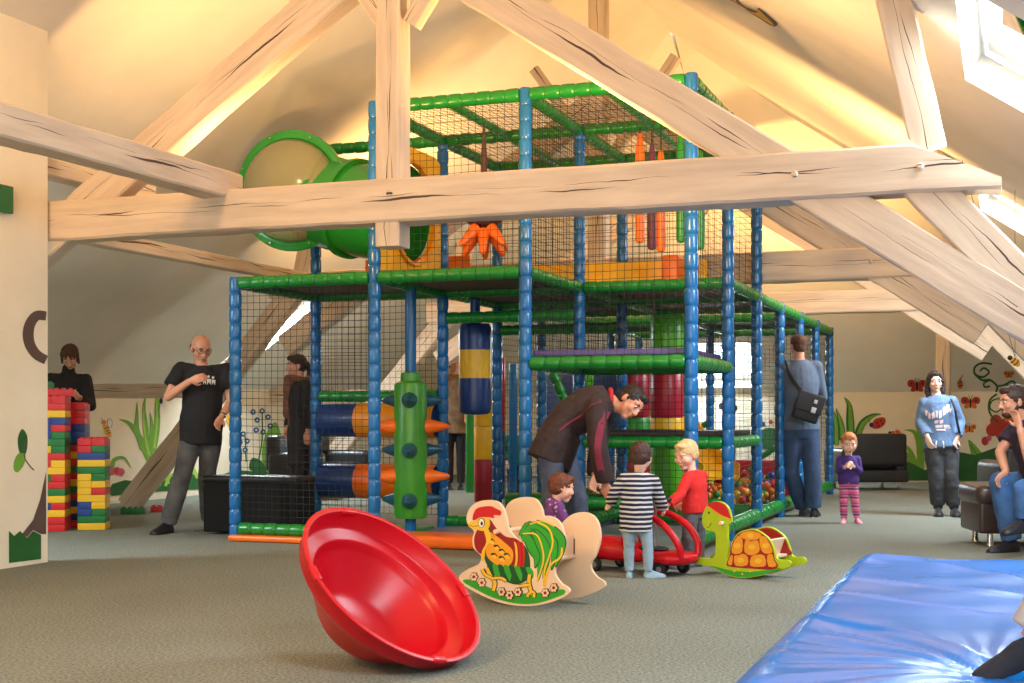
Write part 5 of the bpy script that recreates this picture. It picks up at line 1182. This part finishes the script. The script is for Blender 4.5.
# ================================================================= WALL PAINTINGS (flat paint on the walls)
P_gr = mat('mural_green',(112,168,52),.7); P_dg = mat('mural_dark_green',(34,98,40),.7); P_lg = mat('mural_light_green',(158,198,70),.7); P_rd = mat('mural_red',(186,52,34),.7); P_or = mat('mural_orange',(224,120,36),.7)
P_bk = mat('mural_black',(34,30,28),.7); P_yl = mat('mural_yellow',(232,176,52),.7); P_br = mat('mural_brown',(94,74,66),.7); P_wh = mat('mural_white',(236,230,218),.7); P_bl = mat('mural_blue',(40,92,140),.7); P_pk = mat('mural_pink',(196,84,110),.7)
mk_ = [0]
def mural(name, label, o, n, fn):
    mk_[0] += 1; a = Art(o, n, .0008+.00023*(mk_[0] % 17)); fn(a); ob = a.done('painted_'+name); tag(ob, label, 'wall painting'); return ob
LW = (V((XL+.004,0,0)), V((1,0,0))); BW = (V((0,YB-.004,0)), V((0,-1,0))); PW = (V((PX+.003,0,0)), V((1,0,0))); HP = (hip_pt(0,0)-nH*.004, -nH)
blade = lambda a, pts, w, m: a.shape(stroke(pts, lambda u: w*math.sin(math.pi*min(1,max(.0,(1-u)*.62)))+.15, 5), m)
# partition wall: apple-tree trunk, grass patch, leaf
def f(a):
    a.shape([(46,472),(40,500),(33,520),(22,534),(27,537),(33,530),(41,534),(46,534)], P_br, 0)
mural('curl', 'brown painted ring-shaped branch high on the edge of the partition wall', *PW, lambda a: a.shape(stroke([(46,316),(36,316),(29,327),(29,342),(36,354),(46,360)], lambda u: 11-4*abs(u-.5), 5), P_br))
mural('tree', 'brown painted tree trunk low on the partition wall at the far left', *PW, f)
mural('grass', 'dark green painted grass patch at the foot of the partition wall', *PW, lambda a: a.shape([(9,531),(14,536),(20,531),(27,538),(33,531),(41,535),(41,559),(9,563)], P_dg, 0))
def f(a):
    a.shape([(22,429),(27,436),(27,448),(24,456),(19,450),(18,438)], P_dg, 4); a.shape([(14,462),(18,454),(25,454),(24,464),(18,472),(14,470)], P_gr, 4); a.line([(25,440),(24,456),(30,466),(34,470)], 1, P_br)
mural('leaf', 'two painted green leaves on a thin stem on the partition wall', *PW, f)
# left knee wall
def f(a): a.shape([(108,493),(112,484),(125,480),(150,483),(165,478),(190,474),(215,477),(236,470),(262,472),(300,466),(330,469),(352,464),(352,478),(300,482),(236,487),(150,492),(112,496)], P_dg, 0)
mural('hill', 'long dark green painted hill along the bottom of the left wall', *LW, f)
def f(a):
    for pts, w in (([(150,462),(141,440),(130,424),(119,419)],6),([(143,450),(137,430),(137,415),(137,402)],5),([(147,455),(146,430),(144,410),(146,393)],5),([(150,455),(152,430),(150,412)],5),([(153,452),(157,425),(157,400),(155,390)],6),([(112,470),(114,460),(124,458),(131,468)],4)): blade(a, pts, w, P_gr)
    for pts in ([(149,455),(144,430),(143,404)],[(154,448),(157,420),(156,396)]): blade(a, pts, 2.2, P_lg)
mural('reeds', 'tall green painted reeds on the left wall beside the wooden raking post', *LW, f)
def f(a):
    for pts, w in (([(168,484),(166,470),(172,462),(178,470)],4),([(160,486),(156,478),(152,480)],3),([(165,486),(172,474),(180,478)],3),([(198,478),(192,466),(196,460)],4),([(206,478),(204,464),(200,460)],4)): blade(a, pts, w, P_lg)
mural('grass', 'pale green painted grass tufts on the left wall behind the stepping man', *LW, f)
def bee(a, x, y, s):
    a.shape(ngon(x+3*s,y-7*s,3*s,5*s), P_wh); a.shape(ngon(x+7*s,y-5*s,2.5*s,4*s), P_wh)
    for ww in (ngon(x+3*s,y-7*s,3*s,5*s),): a.line(ww+ww[:1], .35, P_bk)
    a.shape(spline([(x-4*s,y-6*s),(x,y-3*s),(x+4*s,y+3*s),(x+5*s,y+9*s),(x+1*s,y+9*s),(x-3*s,y+4*s)],4), P_yl)
    for k in range(3): a.line([(x-3*s+k*1.6*s,y+(0+k*2.8)*s),(x+1.5*s+k*1.4*s,y+(-2+k*2.8)*s)], 1.1*s, P_bk)
    a.shape(ngon(x-4*s,y-8*s,2.6*s,2.6*s), P_or); a.line([(x-5*s,y-10*s),(x-7*s,y-13*s)], .4*s, P_bk)
mural('bee', 'painted bee with striped body hovering on the left wall beside the reeds', *LW, lambda a: bee(a, 107, 429, .85))
mural('insect', 'small grey painted insect above the raking post on the left wall', *LW, lambda a: (a.shape(ngon(161,401,1.6,3), P_bk), a.shape(ngon(164,395,2,3), P_wh), a.line([(159,396),(157,392)], .5, P_bk), a.line([(164,396),(167,391)], .5, P_bk), a.line([(160,405),(158,412),(160,418)], .4, P_bk)))
def f(a):
    for k, (x, y) in enumerate(((108,473),(112,471),(117,471),(121,472))): a.shape(ngon(x,y,3.4,4), P_pk if k % 2 else P_rd)
    a.shape(ngon(104,472,3,3.2), P_rd); a.line([(103,468),(101,464)], .6, P_bk); a.line([(106,468),(107,464)], .6, P_bk)
mural('caterpillar', 'painted pink and red caterpillar low on the left wall beside the brick towers', *LW, f)
def f(a):
    for x, y in ((253,412),(257,420),(262,411),(268,417),(256,430),(263,432),(270,426),(243,434),(247,441),(240,442),(245,450)): a.shape(ngon(x,y,2.6,2.8), P_bl); a.shape(ngon(x,y,1,1), P_wh)
    a.line([(262,412),(262,440),(258,462)], 1, P_dg); a.line([(245,436),(246,462)], 1, P_dg)
mural('bluebells', 'blue painted bell flowers on the left wall seen through the net', *LW, f)
def f(a):
    a.shape([(264,470),(262,450),(266,434),(275,422),(281,436),(280,456),(272,470)], P_gr, 4); a.shape([(278,470),(290,446),(298,440),(300,452),(294,470)], P_gr, 4); a.shape([(250,470),(252,458),(262,462),(266,472)], P_dg, 4)
mural('leaves', 'broad green painted leaves on the left wall behind the net', *LW, f)
# a yellow flower trunk next to the post
mural('sunflower', 'yellow painted flower on the left wall just left of the corner post', *LW, lambda a: (a.shape(ngon(232,420,6,7), P_yl), a.shape(ngon(232,420,2.4,2.8), P_br), a.line([(232,427),(232,470)], 1.4, P_dg)))
# back wall
def f(a):
    a.shape([(832,474),(850,470),(872,462),(890,456),(905,460),(925,470),(945,464),(960,452),(975,455),(1000,446),(1024,440),(1040,440),(1040,480.5),(832,480.5)], P_dg, 0)
mural('hill', 'dark green painted hill along the bottom of the back wall', *BW, f)
def f(a):
    for pts, w in (([(836,445),(835,420),(829,404)],6),([(842,440),(841,425),(836,408)],7),([(851,440),(850,420),(849,405),(844,397)],8),([(856,440),(862,424),(872,416),(881,414)],7)): blade(a, pts, w, P_dg); blade(a, [(x_+.6,y_+.5) for x_,y_ in pts], w*.55, P_gr)
mural('reeds', 'tall green painted reeds above the black armchair on the back wall', *BW, f)
def ladybug(a, x, y, s, fl=1, m=None):
    m = m or P_rd
    a.shape(spline([(x-7*s*fl,y+3*s),(x-3*s*fl,y-4*s),(x+6*s*fl,y-6*s),(x+8*s*fl,y-1*s),(x+3*s*fl,y+5*s),(x-4*s*fl,y+6*s)],4), m); a.shape(ngon(x-7*s*fl,y+2*s,2.2*s,2.4*s), P_bk)
    for dx, dy in ((-1,0),(3,-2),(1,3),(5,1)): a.shape(ngon(x+dx*s*fl,y+dy*s,1.0*s,1.1*s,10), P_bk)
    a.line([(x-8*s*fl,y),(x-10*s*fl,y-4*s)], .5*s, P_bk)
mural('ladybird', 'red painted ladybird on the back wall to the right of the armchair reeds', *BW, lambda a: ladybug(a, 878, 423, .95))
mural('bee', 'small orange painted bee on the back wall left of the hoodie woman', *BW, lambda a: (a.shape(ngon(896,433,5,3.4), P_or), a.line([(893,431),(894,436)],1,P_bk), a.line([(897,430),(898,436)],1,P_bk), a.shape(ngon(893,429,3,2), P_wh), a.shape(ngon(890,433,1.8,1.8), P_bk)))
mural('snail', 'dark painted snail on the hill at the right of the armchair on the back wall', *BW, lambda a: (a.shape(ngon(889,452,4.4,4.6), P_br), a.shape(ngon(889,452,2.4,2.6), P_bk), a.line([(884,455),(881,451),(880,446)],1,P_bk), a.line([(886,447),(885,442)],.7,P_bk)))
def f(a):
    for pts, w in (([(913,468),(907,455),(900,450),(893,448)],4),([(917,468),(912,455),(908,448),(904,444)],5),([(920,469),(919,445),(914,432),(904,430)],6),([(922,469),(921,440),(917,426),(915,421)],5)): blade(a, pts, w, P_gr)
mural('grass', 'green painted grass blades beside the leg of the hoodie woman on the back wall', *BW, f)
def f(a):
    a.shape([(960,482),(968,470),(972,460),(968,440),(976,446),(984,456),(990,468),(1000,482)], P_gr, 3); a.shape([(975,480),(990,466),(1010,460),(1030,470),(1030,480)], P_dg, 3)
    a.line([(970,444),(980,460),(988,478)], .8, P_dg)
mural('leaf', 'large pointed green painted leaf on the back wall behind the bench', *BW, f)
def butterfly(a, x, y, s, m, m2=None):
    for fl in (-1,1):
        a.shape(spline([(x,y),(x+fl*4*s,y-5*s),(x+fl*9*s,y-4*s),(x+fl*9*s,y+1*s),(x+fl*4*s,y+2*s)],4), m); a.shape(spline([(x,y+1*s),(x+fl*5*s,y+2*s),(x+fl*6*s,y+6*s),(x+fl*2*s,y+6*s)],4), m2 or m)
        a.shape(ngon(x+fl*5.5*s,y-1.5*s,1.2*s), P_bk); a.line([(x,y-2*s),(x+fl*2*s,y-7*s)], .5*s, P_bk)
    a.line([(x,y-3*s),(x,y+6*s)], 1.6*s, P_bk)
mural('butterfly', 'red-orange painted butterfly on the back wall right of the hoodie woman', *BW, lambda a: butterfly(a, 970.5, 402, 1.0, P_rd, P_or))
mural('butterfly', 'small orange painted butterfly low on the back wall right of the hoodie woman', *BW, lambda a: butterfly(a, 969.5, 428, .7, P_or))
def f(a):
    for x, y in ((996,421),(1004,425),(1000,432),(992,430),(1010,418),(1008,428)): a.shape(ngon(x,y,6,6.5), P_or if x % 4 else P_rd)
    a.shape(ngon(1001,426,4,4), P_rd)
mural('flower', 'big orange painted flower behind the head of the seated man', *BW, f)
mural('flower', 'small red painted flower below the orange one on the back wall', *BW, lambda a: (a.shape(ngon(985,441,3.6,4.4), P_rd), a.shape(ngon(989,438,2.6,3), P_pk)))
# on the slope
mural('butterfly', 'dark red painted butterfly on the sloping ceiling above the back wall', *HP, lambda a: butterfly(a, 917, 385, 1.0, P_rd))
mural('bee', 'small orange painted bee on the sloping ceiling right of the upright timber', *HP, lambda a: (a.shape(ngon(960,384,2.6,5), P_or), a.line([(957.5,383),(962,382)],1,P_bk), a.line([(958,386),(962.5,385)],1,P_bk), a.line([(960,379),(963,375)],.6,P_bk)))
def f(a):
    a.line([(992,364),(982,363),(975,367),(975,374),(983,377),(989,372),(984,368),(980,371)], 1.8, P_dg)
    a.line([(975,374),(982,380),(990,380),(997,386),(996,392)], 2, P_dg); a.line([(990,380),(984,383),(985,387),(990,386)], 1.6, P_dg); a.line([(997,386),(1004,385),(1012,381),(1016,385),(1010,388),(1006,384)], 1.6, P_dg)
mural('vine', 'curly dark green painted vine on the sloping ceiling above the seated man', *HP, f)
mural('vine', 'dark green painted vine stem with a loop on the back wall behind the seated man', *BW, lambda a: (a.line([(997,394),(990,400),(989,410),(993,418),(998,422)], 2, P_dg), a.line([(1000,398),(992,401),(990,408),(996,412),(1001,409)], 1.5, P_dg)))
mural('butterfly', 'tiny orange painted butterfly high on the slope at the right of the vine', *HP, lambda a: butterfly(a, 1009, 374, .55, P_or))
# dark flowers seen through the net on the back wall
def f(a):
    for x, y, s in ((727,412,4),(734,408,3.5),(722,406,3.4),(731,416,3.4),(726,436,6),(735,440,5),(719,440,5)): a.shape(ngon(x,y,s), P_bk)
    a.line([(728,414),(728,440)], 1, P_bk)
mural('flowers', 'black painted flower heads on the back wall seen through the frame netting', *BW, f)
mural('bush', 'round dark green painted bush on the back wall behind the ball pit', *BW, lambda a: (a.shape([(752,448),(756,436),(766,428),(778,430),(786,440),(788,448)], P_dg, 3), a.shape(ngon(763,424,2.4), P_bl), a.shape(ngon(771,422,2.2), P_rd)))
# ceiling paint, top right
RP = (V((XR,0,ZK))-nR*.004, -nR)
def f(a):
    a.shape([(722,-6),(735,2),(750,12),(763,20),(771,25),(776,26),(777,23),(770,17),(759,8),(757,11),(752,10),(742,5),(732,-6)], P_br, 3)
    a.shape([(722,-7),(735,1),(750,10.6),(763,18.8),(771,23.8),(774,24.2),(768,18),(759,9.4),(757,12),(751,11),(741,6),(730,-6)], P_yl, 3)
mural('butterfly_wing', 'ochre and brown painted wing shape on the right roof slope', *RP, f)
# hanging wooden bee at the right edge
p = W(1015,362,12.0)
t = thing('hanging_bee', p, 'small yellow toy bee hanging on thin strings near the right edge', 'hanging toy')
Rb = Matrix((RIGHT,VIEW,UP)).transposed()@Matrix.Rotation(math.radians(40),3,'Y')
build(MB().ell(p,(.055,.032,.032),Rb), 'body', mat('bee_yellow',(236,170,30),.4), t)
for k in (-.02,.012): build(MB().lathe(p+Rb@V((k-.008,0,0)), Rb@V((1,0,0)), [(.031,0),(.033,.005),(.031,.010)], 18), 'stripe', A_blk, t)
build(MB().ell(p+Rb@V((-.058,0,.0)),(.023,.023,.023)), 'head', A_blk, t)
for s_ in (-1,1): build(MB().ell(p+Rb@V((.005,s_*.025,.032)),(.026,.013,.004),Rb), 'wing', A_wht, t)
xx = slope_pt(p.x+.05, p.y, 1); build(MB().tube([p+UP*.04, V((p.x, p.y, zroof(p.x,1)))],.0025,5), 'string', M_net, t)
build(MB().tube([p+UP*.04, V((p.x-.45, p.y+.05, zroof(p.x-.45,1)))],.0025,5), 'string', M_net, t)
# exit sign on the partition wall
o = build(MB().box((PX+.03, PL(1,168,V((PX,0,0)),V((1,0,0))).y-.24, HC+(415-169)/F*8.4*.98), (.04,.62,.19), bev=.005), 'exit_sign', mat('sign_green',(16,112,62),.4)); tag(o, 'green sign board above the door at the far left', 'sign')
# ================================================================= LIGHT
w = bpy.data.worlds.new('world'); sc.world = w; w.use_nodes = True
bg = w.node_tree.nodes['Background']; bg.inputs['Color'].default_value = (.82,.91,1,1); bg.inputs['Strength'].default_value = 5.0
cool = (.78,.90,1.0); warm = (1.0,.55,.19)
for h in SKR:
    cx, cy = (h[0]+h[1])/2, (h[2]+h[3])/2; p = slope_pt(cx, cy, 1, .16); area('skylight_daylight', p, p-nR, h[1]-h[0]-.08, 300, cool, h[3]-h[2]-.08)
for h in SKL:
    cx, cy = (h[0]+h[1])/2, (h[2]+h[3])/2; p = slope_pt(cx, cy, -1, .16); area('skylight_daylight', p, p-nL, h[1]-h[0]-.06, 330, cool, h[3]-h[2]-.06)  # the hidden added skylight brings extra cool light into the left bay
p = hip_pt((hx0+hx1)/2, (hd0+hd1)/2, .16); area('skylight_daylight', p, p-nH, 1.2, 170, cool, 1.1)
area('window_daylight', ((wx0+wx1)/2, YF-.35, (wz0+wz1)/2), (-2.5, 8, 1.0), wx1-wx0, 200, (1.0,.90,.78), wz1-wz0)  # added fill light at the made-up window behind the camera
# warm uplights standing on the tie beams
M_lamp = mat('lamp_housing', (60,60,62), .4); 
def uplight(x, y, z, pw, dx, dy, label):
    g = MB(); g.lathe((x,y,z), (0,0,1), [(.05,0),(.055,.02),(.07,.12),(.075,.125)], 16); o = build(g, 'uplight', M_lamp); tag(o, label, 'lamp')
    area('uplight_bulb', (x,y,z+.15), (x+dx,y+dy,z+2), .13, pw, warm, None, 170)
uplight(-2.7, 8.44, 2.44, 150, .4, 1.0, 'small dark uplight behind the nearest tie beam, right of the king post')
uplight(-5.2, 8.44, 2.44, 75, .1, 1.0, 'small dark uplight behind the nearest tie beam, left of the king post')
uplight(-1.5, 13.34, 2.44, 125, .0, .9, 'small dark uplight behind the right end of the middle tie beam')
uplight(-6.3, 13.34, 2.44, 150, 0, 1, 'small dark uplight behind the left end of the middle tie beam')
uplight(-3.0, 17.64, 2.44, 150, 0, 1, 'small dark uplight behind the farthest tie beam')
# warm ceiling spot behind the camera on the left, lights the left foreground
area('ceiling_lamp', (-4.4, 1.0, 4.6), (-4.2, 7.5, 1.6), .6, 250, (1.0,.56,.26))
uplight(-5.2, 5.0, 2.745, 50, -.7, 1.2, 'small dark uplight on the beam by the left door wall')
sc.view_settings.view_transform = 'Standard'; sc.view_settings.look = 'None'; sc.view_settings.gamma = 1; sc.view_settings.use_curve_mapping = False
sc.view_settings.exposure = -0.32
